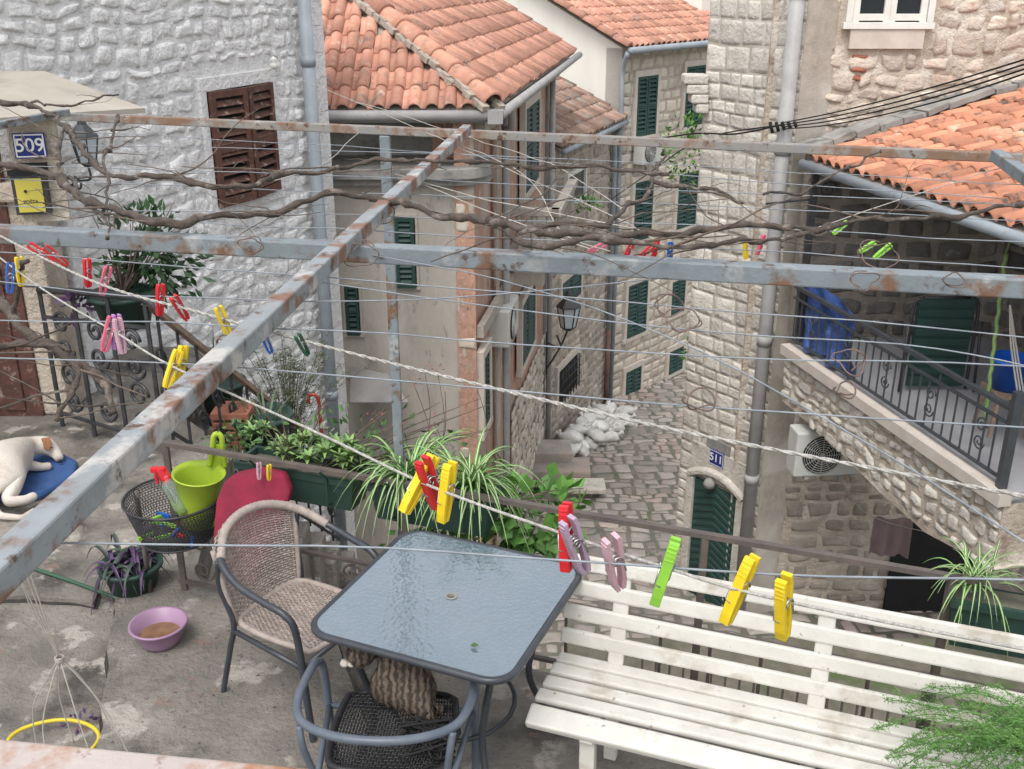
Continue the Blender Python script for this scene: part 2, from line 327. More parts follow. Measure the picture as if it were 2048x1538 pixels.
b.obj('street_steps',['cobble','pale_stone'],label='low worn stone steps beside the cobbled lane',cat='steps',bev=.02)
rA=gz(320,885,.85);rB=gz(2100,1187,.85);rd=(rB-rA);rd.z=0;rd.normalize();rn=V((-rd.y,rd.x,0))
A0=rA+rn*.07;B0=rA+rd*6+rn*.07
b=B();pts=[(-5,-1),(B0.x,-1),(B0.x,B0.y),(A0.x,A0.y),(A0.x-.15,5.35),(A0.x-.2,6.0),(-2.3,6.6),(-2.3,8),(-5,8)]
b.prism([V((x,y,0)) for x,y in pts],V((0,0,-.25)))
b.prism([V((x*.999,y*.999-.02,-.25)) for x,y in pts],V((0,0,-6)),m=1)
b.obj('terrace_floor',['concrete','dark_stone'],kind='structure')
def rough_slab(pp,h,seed,lab):
    P=[];ce=sum(pp,V((0,0,0)))/len(pp)
    for a,c in zip(pp,pp[1:]+pp[:1]):
        for k in range(6): q=a.lerp(c,k/6);P.append(q+V((.028*noise.noise(q*6+V((seed,0,0))),.028*noise.noise(q*6+V((0,seed,0))),0)))
    b=B();b.prism([p+Z*h for p in P],-Z*(h-.008));b.prism([p+(p-ce).normalized()*.02+Z*.006 for p in P],-Z*.004,m=1);return b.obj('paving_slab',['concrete','joint_shadow'],label=lab,cat='slab')  # wider dark outline at the slab foot: earth joint with its shadow painted in
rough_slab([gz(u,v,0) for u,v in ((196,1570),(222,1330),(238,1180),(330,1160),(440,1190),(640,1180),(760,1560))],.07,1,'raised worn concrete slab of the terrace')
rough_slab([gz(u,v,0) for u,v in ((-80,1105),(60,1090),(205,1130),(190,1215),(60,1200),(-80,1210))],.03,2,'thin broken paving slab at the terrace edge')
b=B();stones(b,V((0,0,-.0)),X,Z,-2.9,-1.15,4.3,5.15,(.35,.5),(.4,.8),.05,seed=8,up=Y,gap=.012,clip=lambda s,z:s<-1.6,wob=.3,cj=.2)
b.obj('flagstones','flagstone',label='rough irregular flagstones at the terrace edge',cat='paving')
# ================= WHITE HOUSE
Pc=gy(665,400,11);dW=V((.393,1,0)).normalized();NW=V((dW.y,-dW.x,0));PW=V((Pc.x,Pc.y,0))
H1=top('white_house',PW+dW*-3+Z*-5,'whitewashed rubble stone house with brown louvred shutters','house')
wr=pxr(PW,NW,dW,418,172,546,400)
b=B();a=PW-dW*6;c=PW
b.prism([a+Z*-6,c+Z*-6,c+Z*3.9,a+Z*3.9],-NW*.5,m=1)
stones(b,PW,dW,NW,-6,-.1,-5.5,3.9,(.08,.2),(.1,.42),.023,holes=[(wr[0]-.1,wr[1]+.1,wr[2]-.06,wr[3]+.2)],seed=3,gap=.002,rnd=.08,wob=1.1,cj=.22,edge=-.001,rough=2.4)
cs=random.Random(4);z=-5
while z<3.9:
    h=cs.uniform(.2,.34);w_=cs.choice((.1,.2));b.box(PW+dW*-w_+Z*(z+h/2)+NW*.0,w_,h/2-.003,.02,dW,Z,NW,t=cs.random());z+=h
b.obj('wall',['whitewash','white_mortar'],H1,bev=0)
window(H1,PW,dW,NW,wr,'brown_wood','white_mortar',2,.085,.09,.02,ajar=.12,sf=.36)
b=B();p=gp(612,60,PW+NW*.12,NW);q=V((p.x,p.y,0));b.tube([q+Z*3.9,q+Z*-3.5],.066,14)
for z in (2,.2,-1.5): b.tube([q+Z*z,q+Z*(z+.1)],.074,14)
b.obj('downpipe','grey_pipe',H1)
b=B();cp=[(gy(-60,142,6.9)),(gy(90,142,6.9)),(gy(185,192,7.0)),(gy(290,216,6.6)),(gy(130,226,6.0)),(gy(-60,240,5.4))]
b.prism(cp,V((0,0,-.03)));b.obj('canopy','canopy',H1,label='beige door canopy')
b=B();p=gy(92,710,6.75);b.box((p.x,p.y,.75),.17,.16,.75);b.box((p.x+.03,p.y-.02,1.55),.22,.2,.06)
p2=gy(60,300,6.95);b.box((p2.x-.2,p2.y+.1,.85),.35,.06,1.2,m=1)
b.obj('door_surround',['rubble_mortar','whitewash'],H1,bev=.02)
b=B();pd=gy(5,600,6.6);b.box((pd.x-.35,pd.y,.95),.5,.03,1.0)
for k in range(5): b.box((pd.x-.75+k*.18,pd.y-.035,.95),.07,.012,.9)
b.obj('door','brown_wood',H1,bev=.005)
def plate(name,c,ax,nn,w,h,txt,size,lab,par=None):
    b=B();b.box(c,w/2,h/2,.008,ax,Z,nn,m=0);ed=.01
    for (x,z,hw,hh) in ((0,h/2-ed,w/2-ed*.7,.0035),(0,-h/2+ed,w/2-ed*.7,.0035),(-w/2+ed,0,.0035,h/2-ed),(w/2-ed,0,.0035,h/2-ed)):
        b.box(c+ax*x+Z*z+nn*.009,hw,hh,.002,ax,Z,nn,m=1)
    text(b,txt,size,c+nn*.01,ax,Z,nn,1,off=size*.008)
    return b.obj(name,['sign_blue','sign_white'],label=lab,cat='house number')
ax=V((.98,.2,0)).normalized();nn=V((.2,-.98,0)).normalized()
cx=gy(60,291,5.9);plate('house_number',cx,ax,nn,.17,.14,'509',.105,'blue enamel house number plate reading 509')
b=B();b.box(cx+V((0,.06,-.14)),.13,.02,.3,ax,nn,Z);b.obj('backing_board','rubble_mortar',H1)
p=gy(64,386,5.9)
b=B();b.box(p,.09,.115,.045,ax,Z,nn,m=0);b.box(p+Z*.138,.1,.028,.055,ax,Z,nn,m=2);b.box(p+nn*.047-Z*.004,.07,.095,.006,ax,Z,nn,m=1)
text(b,'POŠTA',.026,p+nn*.055-Z*.04,ax,Z,nn,2,.001);text(b,'. . . .',.036,p+nn*.055-Z*.055,ax,Z,nn,2,.001);b.lathe(p+nn*.055+ax*-.02+Z*.02,[(.0,.006),(.008,.006),(.009,0)],10,2,ax,Z,nn)
b.obj('mailbox',['black_iron','post_yellow','black'],label='yellow and black mailbox marked POSTA',cat='mailbox',bev=.004)
def lantern(name,c,s,mat,lab,bracket):
    T=top(name,c-Z*.3*s,lab,'lantern');b=B();n=6
    def ring(r,z): return [c+V((r*math.cos(i*math.tau/n)*s,r*math.sin(i*math.tau/n)*s,z*s)) for i in range(n)]
    for (r0,z0,r1,z1) in ((.17,.12,.06,.24),(.06,.24,.05,.28),(.05,.28,.008,.36),(.105,-.2,.05,-.25),(.18,.10,.17,.12)):
        b.add(ring(r0,z0)+ring(r1,z1),[(i,(i+1)%n,(i+1)%n+n,i+n) for i in range(n)])
    for i in range(n): b.bar(ring(.105,-.2)[i],ring(.165,.11)[i],.014*s,.014*s)
    for z,r in ((-.2,.105),(.11,.165)): b.tube(ring(r,z),.009*s,6,cl=True)
    b.obj('frame',mat,T)
    b=B();b.add(ring(.1,-.2)+ring(.16,.1),[(i,(i+1)%n,(i+1)%n+n,i+n) for i in range(n)]);b.obj('pane','tint_glass',T)
    b=B()
    for pth in bracket: b.tube(cr(pth,5),.014*s,8)
    b.obj('bracket',mat,T)
    return T
lp=gp(170,290,PW+NW*.28,NW);wl=lp-NW*.24
lantern('wall_lantern',lp,.6,'anthracite','dark grey six sided wall lantern on the whitewashed wall',[[wl-Z*.36,wl-Z*.27+NW*.1,lp-Z*.24,lp-Z*.15],[wl-Z*.27,wl-Z*.32+NW*.12,wl-Z*.27+NW*.15,wl-Z*.23+NW*.1]])
b=B();p=gp(548,128,PW+NW*.1,NW);b.lathe(p,[(.0,-.05),(.03,-.04),(.04,0),(.02,.02),(.04,.04),(.0,.07)],12);b.obj('insulator','white_gloss',label='white ceramic cable insulator on the whitewashed wall',cat='insulator')
# ================= PLASTER HOUSE
yf=11.5;cxr=gy(950,500,yf).x;H2=top('plaster_house',(-1.8,yf,-5),'weathered beige and pink plaster house with salmon barrel tile roof','house')
ds=V((.16,1,0)).normalized();NS=V((ds.y,-ds.x,0));PS=V((cxr,yf,0));PF=V((0,yf,0));NF=-Y
b=B();sxl=-4.2;ln=6.7
e1=PS+ds*ln
b.prism([V((sxl,yf,-6)),V((cxr-.22,yf,-6)),V((cxr-.22,yf,.75)),V((sxl,yf,.75))],Y*.5,m=0)
b.prism([V((cxr-.22,yf-.012,-6)),V((cxr,yf-.012,-6)),V((cxr,yf-.012,1.5)),V((cxr-.22,yf-.012,1.5))],Y*.5,m=1)
b.prism([PS+Z*-6.3+Y*.48,e1+Z*-6.3,e1+Z*1.5,PS+Z*1.5+Y*.48],-NS*.5,m=1)
b.prism([V((sxl,12.2,.7)),V((cxr-.1,12.2,.7)),V((cxr-.1,12.2,1.5)),V((sxl,12.2,1.5))],Y*.3,m=2)
for k,(s0_,s1_,z0_,z1_,mm) in enumerate(((1.35,1.5,-5.5,1.4,0),(6.2,6.7,-6.2,1.45,2))):
    b.box(PS+ds*((s0_+s1_)/2)+Z*((z0_+z1_)/2)+NS*.012,(s1_-s0_)/2,(z1_-z0_)/2,.012,ds,Z,NS,m=mm)
b.box(PS+ds*3.4+Z*-1.1+NS*.03,3.3,.07,.04,ds,Z,NS,m=0);b.box(PS+ds*3.4+Z*1.32+NS*.05,3.3,.12,.06,ds,Z,NS,m=0)
stones(b,PS+NS*.01,ds,NS,2.6,ln,-6.2,-3.2,(.14,.26),(.2,.5),.03,seed=31,m=3)
stones(b,V((cxr,yf-.012,0)),X,NF,-.22,0,-5.5,1.4,(.1,.2),(.12,.2),.02,seed=41,m=3,clip=lambda s,z:noise.noise(V((s*2,z*1.1,7)))>.22)
b.obj('wall',['plaster','pink_plaster','slabgrey','far_stone'],H2)
b=B();pl=[V((sxl,12.25,.75)),V((sxl,11.28,.75)),V((cxr-.5,11.28,.75))]
for i in range(9):
    a=-math.pi/2+i*math.pi/2/8;pl.append(V((cxr-.2+.4*math.cos(a),11.68+.4*math.sin(a),.75)))
pl+=[V((cxr+.2,12.25,.75))]
b.prism(pl,Z*.12);b.prism([p+Z*-.08+(V((0,.08,0))) for p in pl],Z*.08);b.obj('ledge','slabgrey',H2,label='curved grey concrete ledge',bev=.01)
K=gy(985,208,11.25);K.z=1.5
b=B();sl=.62
tiles(b,V((K.x,K.y,K.z)),-X,Y,sl,23,11,.19,.32,lambda s,h:s>h+.02,seed=2)
tiles(b,K+Z*.001,ds,-NS,sl,46,11,.19,.32,lambda s,h:s>h-.03 and s<8.6,seed=3)
hp=K+V((-1,1,sl))*2.9+V((.16*2.9,0,0))*.5
caps(b,K+V((0,0,.06)),hp+Z*.06,.12,13,5,0,1)
b.add([K,K+X*-4.3,K+X*-4.3+V((0,3,3*sl)),K+V((-3,3,3*sl))],[(0,1,2,3)],1)
kk=K+ds*8.6;b.add([K,kk,kk+(-NS+Z*sl)*3.0,K+(-NS+Z*sl)*3+ds*3],[(0,1,2,3)],1)
for q in b.v[-8:]: q.z-=.012
b.obj('roof',['tile','cement'],H2)
b=B();ge=K+V((.02,-.06,-.03))
b.tube([ge+X*-4.3,ge],.055,10);b.tube([K+NS*.08+Z*-.03,kk+NS*.08+Z*-.03],.055,10);b.box(K+V((.03,-.04,-.04)),.08,.08,.07)
b.box(K+V((-2.1,.5,-.09)),2.1,.5,.02,m=0);b.box(K+ds*4.3-NS*.3+Z*-.09,4.3,.3,.02,ds,NS,Z,m=0)
g0=K+V((.0,.25,-.1));w0=PS+ds*1.6+NS*.09
b.tube(cr([g0+ds*1.2,g0+ds*1.3+Z*-.25,w0+Z*1.0,w0+Z*.7,w0+Z*-5.5],4),.05,10)
w1=PS+ds*6.3+NS*.1;b.tube([w1+Z*1.4,w1+Z*-5.9],.05,8)
b.obj('gutter','taupe_pipe',H2)
window(H2,PF,X,NF,tuple(pxr(PF,NF,X,790,434,832,574)),'dark_green','plaster',1,.06,.03,.02)
window(H2,PF,X,NF,tuple(pxr(PF,NF,X,692,572,720,668)),'dark_green','plaster',1,.06,.03,.03)
for (u0,v0,u1,v1) in ((1042,208,1070,372),(1036,588,1062,708),(958,705,970,850)):
    window(H2,PS,ds,NS,tuple(pxr(PS,NS,ds,u0,v0,u1,v1)),'dark_green','marble',2,.07,.09,.07)
b=B();bc=PS+ds*3.4+NS*.35+Z*-.75
b.box(bc,1.1,.38,.07,ds,NS,Z);b.box(bc-Z*.12,.95,.3,.06,ds,NS,Z)
for k in (-.8,0,.8):
    b.box(bc+ds*k-Z*.32-NS*.1,.09,.22,.14,ds,NS,Z)
b.box(bc+Z*.62+NS*.3,1.12,.07,.05,ds,NS,Z);b.box(bc+Z*.62-ds*1.05,.07,.35,.05,ds,NS,Z)
for k in range(10): b.lathe(bc+ds*(-.98+k*.218)+NS*.3+Z*.07,[(.05,0),(.03,.06),(.06,.2),(.03,.36),(.05,.5)],10)
for k in range(3): b.lathe(bc-ds*1.05+NS*(-.2+.2*k)+Z*.07,[(.05,0),(.03,.06),(.06,.2),(.03,.36),(.05,.5)],10)
b.obj('balcony','plaster',H2,label='stone balcony with balusters and corbels',bev=.01)
def acunit(c,ax,nn,w,h,dp,lab,fan=True):
    T=top('air_conditioner',c-Z*h/2,lab,'air conditioner');b=B();b.box(c,w/2,h/2,dp/2,ax,Z,nn);b.obj('casing','ac_white',T,bev=.02)
    b=B();fc=c+nn*(dp/2+.004)-ax*w*.14;r=h*.42
    b.lathe(fc,[(0,0),(r,0),(r,.012)],28,1,ax,Z,nn)
    for k in range(1,9): b.tube([fc+nn*.018+ax*(r*k/8.5*math.cos(t*math.tau/24))+Z*(r*k/8.5*math.sin(t*math.tau/24)) for t in range(24)],.0035,4,cl=True)
    for k in range(12):
        a=k*math.tau/12;b.tube([fc+nn*.016,fc+nn*.016+ax*math.cos(a)*r+Z*math.sin(a)*r],.003,4)
    b.obj('grille',['ac_white','black'],T)
    b=B()
    for k in (-.32,.32): b.box(c-Z*(h/2+.015)+ax*w*k-nn*.05,.02,.015,dp/2+.05,ax,Z,nn);b.box(c-Z*(h/2+.12)+ax*w*k-nn*(dp/2+.05),.015,.12,.015,ax,Z,nn)
    b.obj('bracket','taupe_pipe',T)
p=gy(1000,640,13.1);acunit(p+NS*.05,ds,NS,.8,.5,.28,'small old air conditioner on the pink plaster wall')
b=B();b.prism([gy(700,735,11.45),gy(775,750,11.3),gy(817,806,10.9),gy(700,806,10.9)],V((0,0,.015)))
for k in range(3): b.bar(gy(705+k*40,742+k*4,11.43),gy(705+k*50,806,10.92),.02,.03)
b.obj('awning_panel','grey_sheet',label='small flat grey canopy on the plaster wall',cat='canopy')
# ================= FAR STONE HOUSE
Q=gy(1219,800,22.1);Q.z=0
d1=V((.643,.766,0));N1=V((.766,-.643,0));w1=-N1
H3=top('stone_house',Q+Z*-6,'tall stone house with dark green shutters and cream gable wall','house')
b=B();fr=[(1270,152,1310,270),(1367,132,1404,250),(1265,362,1301,478),(1352,346,1390,452),(1252,566,1290,668),(1340,560,1366,625),(1248,738,1278,792),(1335,698,1362,742)]
rcs=[tuple(pxr(Q,N1,d1,*f)) for f in fr]
ez=1.41
b.prism([Q+Z*-8,Q+d1*8+Z*-8,Q+d1*8+Z*ez,Q+Z*ez],w1*.4,m=1)
stones(b,Q,d1,N1,0,7,-7.5,ez,(.17,.3),(.25,.6),.02,holes=[(r[0]-.1,r[1]+.1,r[2]-.1,r[3]+.15) for r in rcs],seed=9,gap=.008,wob=.25)
cw=5.5;b.prism([Q+Z*-8,Q+w1*cw+Z*-8,Q+w1*cw+Z*(ez+cw*.45),Q+Z*ez],d1*.3+V((0,0,0)),m=2)
b.obj('wall',['far_stone','far_mortar','cream'],H3)
for f in rcs: window(H3,Q,d1,N1,f,'green_paint','marble',2,.09,.1,.05)
b=B();E=Q+Z*(ez+.02)+N1*.3-d1*.25
tiles(b,E,d1,w1,.45,40,15,.205,.33,lambda s,h:True,seed=12)
up_=(w1+Z*.45);b.add([E-Z*.03,E+d1*8.4-Z*.03,E+d1*8.4+up_*5-Z*.03,E+up_*5-Z*.03],[(0,1,2,3)],1)
caps(b,E+d1*.05+Z*.02,E+d1*.05+up_*4.5+Z*.02,.1,12,4)
b.obj('roof',['tile','cement'],H3)
b=B();b.tube([E+N1*.05-Z*.04,E+d1*8.3+N1*.05-Z*.04],.07,8);o=Q+N1*.1-d1*.12
b.tube(cr([E+Z*-.08,o+Z*(ez-.4),o+Z*(ez-.8)],4)+[o+Z*-7],.055,8);b.obj('gutter','grey_pipe',H3)
b=B();p=gp(1398,20,Q+w1*1.2,N1);b.box(p,.5,.35,.9,d1,N1,Z);b.obj('chimney','cream',H3,bev=.02)
p=gp(1296,302,Q+N1*.2,N1);acunit(p,d1,N1,.75,.5,.26,'white air conditioner under a shuttered window')
# ================= LOW STONE HOUSE
S0=PS+ds*(ln+.02);S0=V((S0.x,S0.y,0));S1=V((Q.x-.12,Q.y-.08,0));d2=(S1-S0);L2=d2.length;d2.normalize();N2=V((d2.y,-d2.x,0))
H4=top('low_stone_house',S0+Z*-6,'low stone house with old mottled tile roof','house')
b=B();b.prism([S0+Z*-7,S1+Z*-7,S1+Z*0,S0+Z*0],-N2*.4,m=1)
g1=tuple(pxr(S0,N2,d2,1113,724,1152,790));g2=tuple(pxr(S0,N2,d2,1120,552,1157,602));g3=tuple(pxr(S0,N2,d2,1132,346,1166,400))
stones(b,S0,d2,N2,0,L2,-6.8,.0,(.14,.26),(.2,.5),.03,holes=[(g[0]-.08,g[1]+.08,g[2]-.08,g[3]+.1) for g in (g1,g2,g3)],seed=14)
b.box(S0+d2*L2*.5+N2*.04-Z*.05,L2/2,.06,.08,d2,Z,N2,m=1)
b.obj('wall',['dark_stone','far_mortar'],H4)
window(H4,S0,d2,N2,g1,None,'marble',pane='black');window(H4,S0,d2,N2,g2,'green_paint','marble',2);window(H4,S0,d2,N2,g3,None,'white_gloss',fw=.06,pane='dark_glass')
b=B()
for k in range(7): q=S0+d2*(g1[0]+(g1[1]-g1[0])*(k+.5)/7)+N2*.1;b.tube([q+Z*g1[2],q+Z*g1[3]],.012,5)
for k in range(4): z=g1[2]+(g1[3]-g1[2])*(k+.5)/4;b.tube([S0+d2*g1[0]+N2*.1+Z*z,S0+d2*g1[1]+N2*.1+Z*z],.01,5)
b.obj('window_grille','black_iron',H4)
b=B();E=S0+Z*.02+N2*.22;tiles(b,E,d2,-N2,.5,22,10,.2,.32,lambda s,h:s<L2+.1,seed=15);
u2=(-N2+Z*.5);b.add([E-Z*.03,E+d2*L2-Z*.03,E+d2*L2+u2*3.2-Z*.03,E+u2*3.2-Z*.03],[(0,1,2,3)],1)
caps(b,E+d2*L2,E+d2*L2+u2*3,.1,8,7);b.obj('roof',['tile_old','cement'],H4)
b=B();b.tube([E+N2*.05-Z*.05,E+d2*L2+N2*.05-Z*.05],.05,8);q=S0+d2*(L2-.25)+N2*.1
b.tube(cr([E+d2*(L2-.1)-Z*.05,q+Z*-.4,q+Z*-.7],4)+[q+Z*-4.6],.055,8);b.obj('gutter','grey_pipe',H4)
b=B();b.tube([q+Z*-4.5,q+Z*-6.6],.06,8);b.obj('downpipe','copper_pipe',H4)
lp=gy(1137,627,17.3);w=PS+ds*5.9;wx=V((w.x+.1,17.2,0))
lantern('street_lantern',lp,1.25,'black_iron','black wrought iron street lantern on a scrolled bracket',[[V((wx.x,17.2,lp.z-1.0)),V((wx.x+.15,17.2,lp.z-.75)),V((lp.x-.1,17.3,lp.z-.55)),lp-Z*.28],[V((wx.x,17.2,lp.z-.5)),V((wx.x+.25,17.25,lp.z-.62)),V((lp.x-.2,17.3,lp.z-.4))],[V((wx.x,17.2,lp.z-.3)),V((wx.x,17.2,lp.z-1.1))]])
def bag(seed):
    r=random.Random(seed);b=B();n=16;vs=[];k=10
    for i in range(k+1):
        a=-math.pi/2+math.pi*i/k
        for j in range(n):
            t=j*math.tau/n;x=math.cos(a)*math.cos(t);y=math.cos(a)*math.sin(t);z=math.sin(a)
            sg=lambda q,p:math.copysign(abs(q)**p,q)
            v=V((sg(x,.6)*.24,sg(y,.7)*.15,sg(z,.8)*.095));v*=1+.3*noise.noise(v*9+V((seed*3,0,0)));v.z-=.03*abs(x);vs.append(v)
    b.add(vs,[(i*n+j,i*n+(j+1)%n,(i+1)*n+(j+1)%n,(i+1)*n+j) for i in range(k) for j in range(n)],0,1,r.random())
    b.tube([V((.2,0,0)),V((.27,.02,.01)),V((.33,.05,.03))],[.05,.02,.06],8)
    return b
for i in range(32):
    row=0 if i<15 else (1 if i<26 else 2);kx=i-(0,15,26)[row];nn_=(15,11,6)[row];bb=bag(i);f=(kx+.5)/nn_
    base=S0+d2*(.05+f*L2*(.82-.12*row))+N2*(.3+(.75-.3*row)*R.random());base.z=sz(base.y)+.09+row*.15
    rot=Matrix.Rotation(R.uniform(-1.4,1.4)+1.1,4,'Z')@Matrix.Rotation(R.uniform(-.35,.35),4,'X')@Matrix.Rotation(R.uniform(-.3,.3),4,'Y')
    bb.v=[base+(rot@v) for v in bb.v]
    bb.obj('sandbag','sack',label='white woven sandbag in a pile against the wall',cat='sandbag',group='sandbags piled by the lane')
# ================= 511 HOUSE
Pp=gy(1578,400,11.5);d5=V((.715,-1,0)).normalized()
N5=V((d5.y,-d5.x,0));N5=N5 if N5.dot(C-Pp)>0 else -N5
P5=V((Pp.x,Pp.y,0));lc=gp(1388,500,P5,N5);s5=(V((lc.x,lc.y,0))-P5).dot(d5)
H5=top('corner_house',P5+Z*-5,'pale cut stone corner house with green door','house')
dr=tuple(pxr(P5,N5,d5,1383,965,1470,1250));dr=(dr[0],dr[1],sz(12)-.05,gp(1425,968,P5,N5).z)
b=B();b.prism([P5+d5*s5+Z*-7,P5+Z*-7,P5+Z*4.2,P5+d5*s5+Z*4.2],-N5*.6,m=1)
stones(b,P5,d5,N5,s5,0,-5.4,4.2,(.12,.3),(.14,.42),.012,holes=[(dr[0]-.1,dr[1]+.12,dr[2],dr[3]+.5)],seed=21,gap=.006,rnd=.02,wob=.22,cj=.045,rough=2.6,edge=-.004)
b.box(P5+d5*((dr[0]+dr[1])/2)+Z*(dr[3]+.28)+N5*.01,(dr[1]-dr[0])/2+.1,.22,.03,d5,Z,N5,m=0,t=.3)
b.obj('wall',['pale_stone','pale_mortar'],H5)
b=B();m_=(dr[0]+dr[1])/2;hw=(dr[1]-dr[0])/2
b.box(P5+d5*m_+Z*((dr[2]+dr[3])/2)+N5*.02,hw,(dr[3]-dr[2])/2,.02,d5,Z,N5)
for k in range(16): 
    z=dr[2]+.08+k*(dr[3]-dr[2]-.1)/16
    for q in (-1,1): b.bar(P5+d5*(m_)+Z*(z+.12)+N5*.045,P5+d5*(m_+q*hw*.92)+Z*(z-.02)+N5*.045,.02,.05,m=0)
b.obj('door','green_paint',H5,bev=.004)
b=B()
for q in (-1,1): b.box(P5+d5*(m_+q*(hw+.06))+Z*((dr[2]+dr[3])/2)+N5*.03,.06,(dr[3]-dr[2])/2,.05,d5,Z,N5)
pts=[]
for k in range(9): x=-hw-.1+k*(2*hw+.2)/8;pts.append(P5+d5*(m_+x)+Z*(dr[3]+.03+.16*(1-(x/(hw+.1))**2))+N5*.05)
b.tube(pts,.06,6);b.obj('door_surround','pale_stone',H5,bev=.01)
pp=P5+N5*.16+d5*-.02
b=B();b.tube([pp+Z*4.2,pp+Z*-5.1],.08,14)
for z in (2.6,1.0,-1.2,-3): b.tube([pp+Z*z,pp+Z*(z+.12)],.09,14);b.bar(pp+Z*(z+.05),pp+Z*(z+.05)-N5*.16,.03,.03)
b.obj('downpipe','taupe_pipe',H5)
p=gp(1433,917,P5+N5*.04,N5);plate('house_number',p,d5,N5,.25,.21,'511',.15,'blue enamel house number plate reading 511')
b=B();b.box(p-N5*.022,.2,.24,.012,d5,Z,N5);b.obj('backing_stone','slabgrey',H5)
b=B();p=gp(1417,968,P5+N5*.12,N5);b.lathe(p,[(0,.07),(.05,.05),(.075,0),(.085,-.03),(.0,-.04)],16,0,d5,Z,N5);b.obj('porch_lamp',['slabgrey'],label='round grey bulkhead lamp over the green door',cat='lamp')
b=B();p=gp(1392,190,P5+d5*s5,N5);q=P5+d5*(s5+.02)
for k,(w_,z_) in enumerate(((.2,.2),(.17,.09),(.12,-.02),(.07,-.13))): b.box(V((q.x-w_*.7,q.y,p.z+z_)),w_/2+.04,.14,.052,X,Y,Z)
b.obj('corbel','pale_stone',H5,bev=.02)
yr=11.8;PR=V((P5.x+.02,yr,0));H6=top('rubble_house',PR+Z*-5,'tall pinkish rubble stone house with white framed window','house')
wr=(gy(1703,20,yr).x-PR.x,gy(1852,20,yr).x-PR.x,gy(1780,44,yr).z,gy(1780,-120,yr).z)
b=B();b.prism([PR+X*-.3+Z*-7,PR+X*6+Z*-7,PR+X*6+Z*4.4,PR+X*-.3+Z*4.4],Y*.5,m=1)
stones(b,PR,X,NF,.0,6,-1.2,4.4,(.09,.24),(.11,.42),.034,holes=[(wr[0]-.12,wr[1]+.12,wr[2]-.3,wr[3]+.2)],seed=23,gap=.004,rnd=.12,wob=1,cj=.22,edge=-.004,rough=2,clip=lambda s,z:noise.noise(V((s*1.2,z*1.2,3)))>-.4)
stones(b,PR,X,NF,.0,6,-5.2,-1.2,(.12,.26),(.2,.5),.03,seed=24,gap=.01,rnd=.15,m=2,cj=.18)
b.box(PR+X*((wr[0]+wr[1])/2)+Z*(wr[2]-.17)+NF*.02,(wr[1]-wr[0])/2+.0,.1,.04,X,Z,NF,m=3)
b.obj('wall',['rubble','rubble_mortar','dark_stone','marble'],H6)
w=window(H6,PR,X,NF,wr,None,'white_gloss',fw=.07,prd=.07,pane='dark_glass')
b=B();mx=(wr[0]+wr[1])/2
for x in (wr[0]+.04,mx-.03,mx+.03,wr[1]-.04): b.box(PR+X*x+Z*((wr[2]+wr[3])/2)+NF*.04,.035,(wr[3]-wr[2])/2,.02,X,Z,NF)
for x in (0,1): 
    for z in (wr[2]+.05,wr[2]+.55): b.box(PR+X*((wr[0] if x==0 else mx)+(mx-wr[0])/2)+Z*z+NF*.038,(mx-wr[0])/2-.04,.035,.018,X,Z,NF)
b.obj('sash','white_gloss',w,bev=.004)
b=B();p=gy(1717,135,yr);stones(b,V((p.x,yr,0)),X,NF,-.1,.1,p.z-.15,p.z+.13,(.09,.1),(.15,.2),.05,seed=3);b.obj('brick_patch','terracotta',H6,label='rusty red broken bricks in the wall')
# ================= TERRACE HOUSE
E0=gy(1617,318,11.1);de=V((.24,-1,0)).normalized();we=V((-de.y,de.x,0));E0.z=1.0
H7=top('terrace_house',E0+Z*-6,'stone house with orange tiled porch roof over a raised terrace','house')
b=B();tiles(b,E0,de,we,.25,29,11,.18,.31,lambda s,h:True,seed=33)
ur=we+Z*.25;b.add([q-Z*.015 for q in (E0,E0+de*6,E0+de*6+ur*4,E0+ur*4)],[(0,1,2,3)],1)
b.prism([E0+Z*-.03,E0+de*6-Z*.03,E0+de*6+ur*4-Z*.03,E0+ur*4-Z*.03],-Z*.08,m=2)
for k in range(14): q=E0-de*.14+Z*.1+ur*(k*.27);b.bar(q,q+ur*.26+V((0,R.uniform(-.03,.03),R.uniform(-.02,.03))),.28+R.uniform(-.04,.04),.06,m=3)
b.obj('roof',['tile_orange','cement','brown_wood','slabgrey'],H7)
b=B();g=E0-we*.07-Z*.04;b.tube([g,g+de*6],.05,10);b.obj('gutter','grey_pipe',H7)
SE=gy(1577,682,11.0);SE.z=-1.04;T0=V((SE.x,SE.y,0))
NT=-we;tlen=3.7
b=B();c=T0+de*(tlen/2+.0)
b.box(c+we*1.3+Z*-1.09,tlen/2,1.3,.05,de,we,Z,m=0);b.box(c-we*.02+Z*-1.09,tlen/2+.02,.06,.055,de,we,Z,m=1)
b.obj('terrace_slab',['floor_tile','marble'],H7)
bw=B();bw.prism([T0+we*2.4+Z*-1.04-de*.2,T0+we*2.4+de*6+Z*-1.04,T0+we*2.4+de*6+Z*1.5,T0+we*2.4+Z*1.5-de*.2],we*.3,m=1)
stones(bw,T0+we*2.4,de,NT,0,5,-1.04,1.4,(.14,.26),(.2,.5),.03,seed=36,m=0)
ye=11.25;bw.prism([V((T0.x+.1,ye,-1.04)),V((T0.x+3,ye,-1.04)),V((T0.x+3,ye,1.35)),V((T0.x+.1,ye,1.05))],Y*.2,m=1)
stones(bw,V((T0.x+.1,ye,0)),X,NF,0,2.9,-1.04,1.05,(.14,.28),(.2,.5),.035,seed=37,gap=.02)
la=[gp(u,v,T0,NT) for u,v in ((1562,800),(1640,865),(1760,985),(1850,1065),(1990,1140))]
sa=[((q-T0).dot(de),q.z) for q in la]
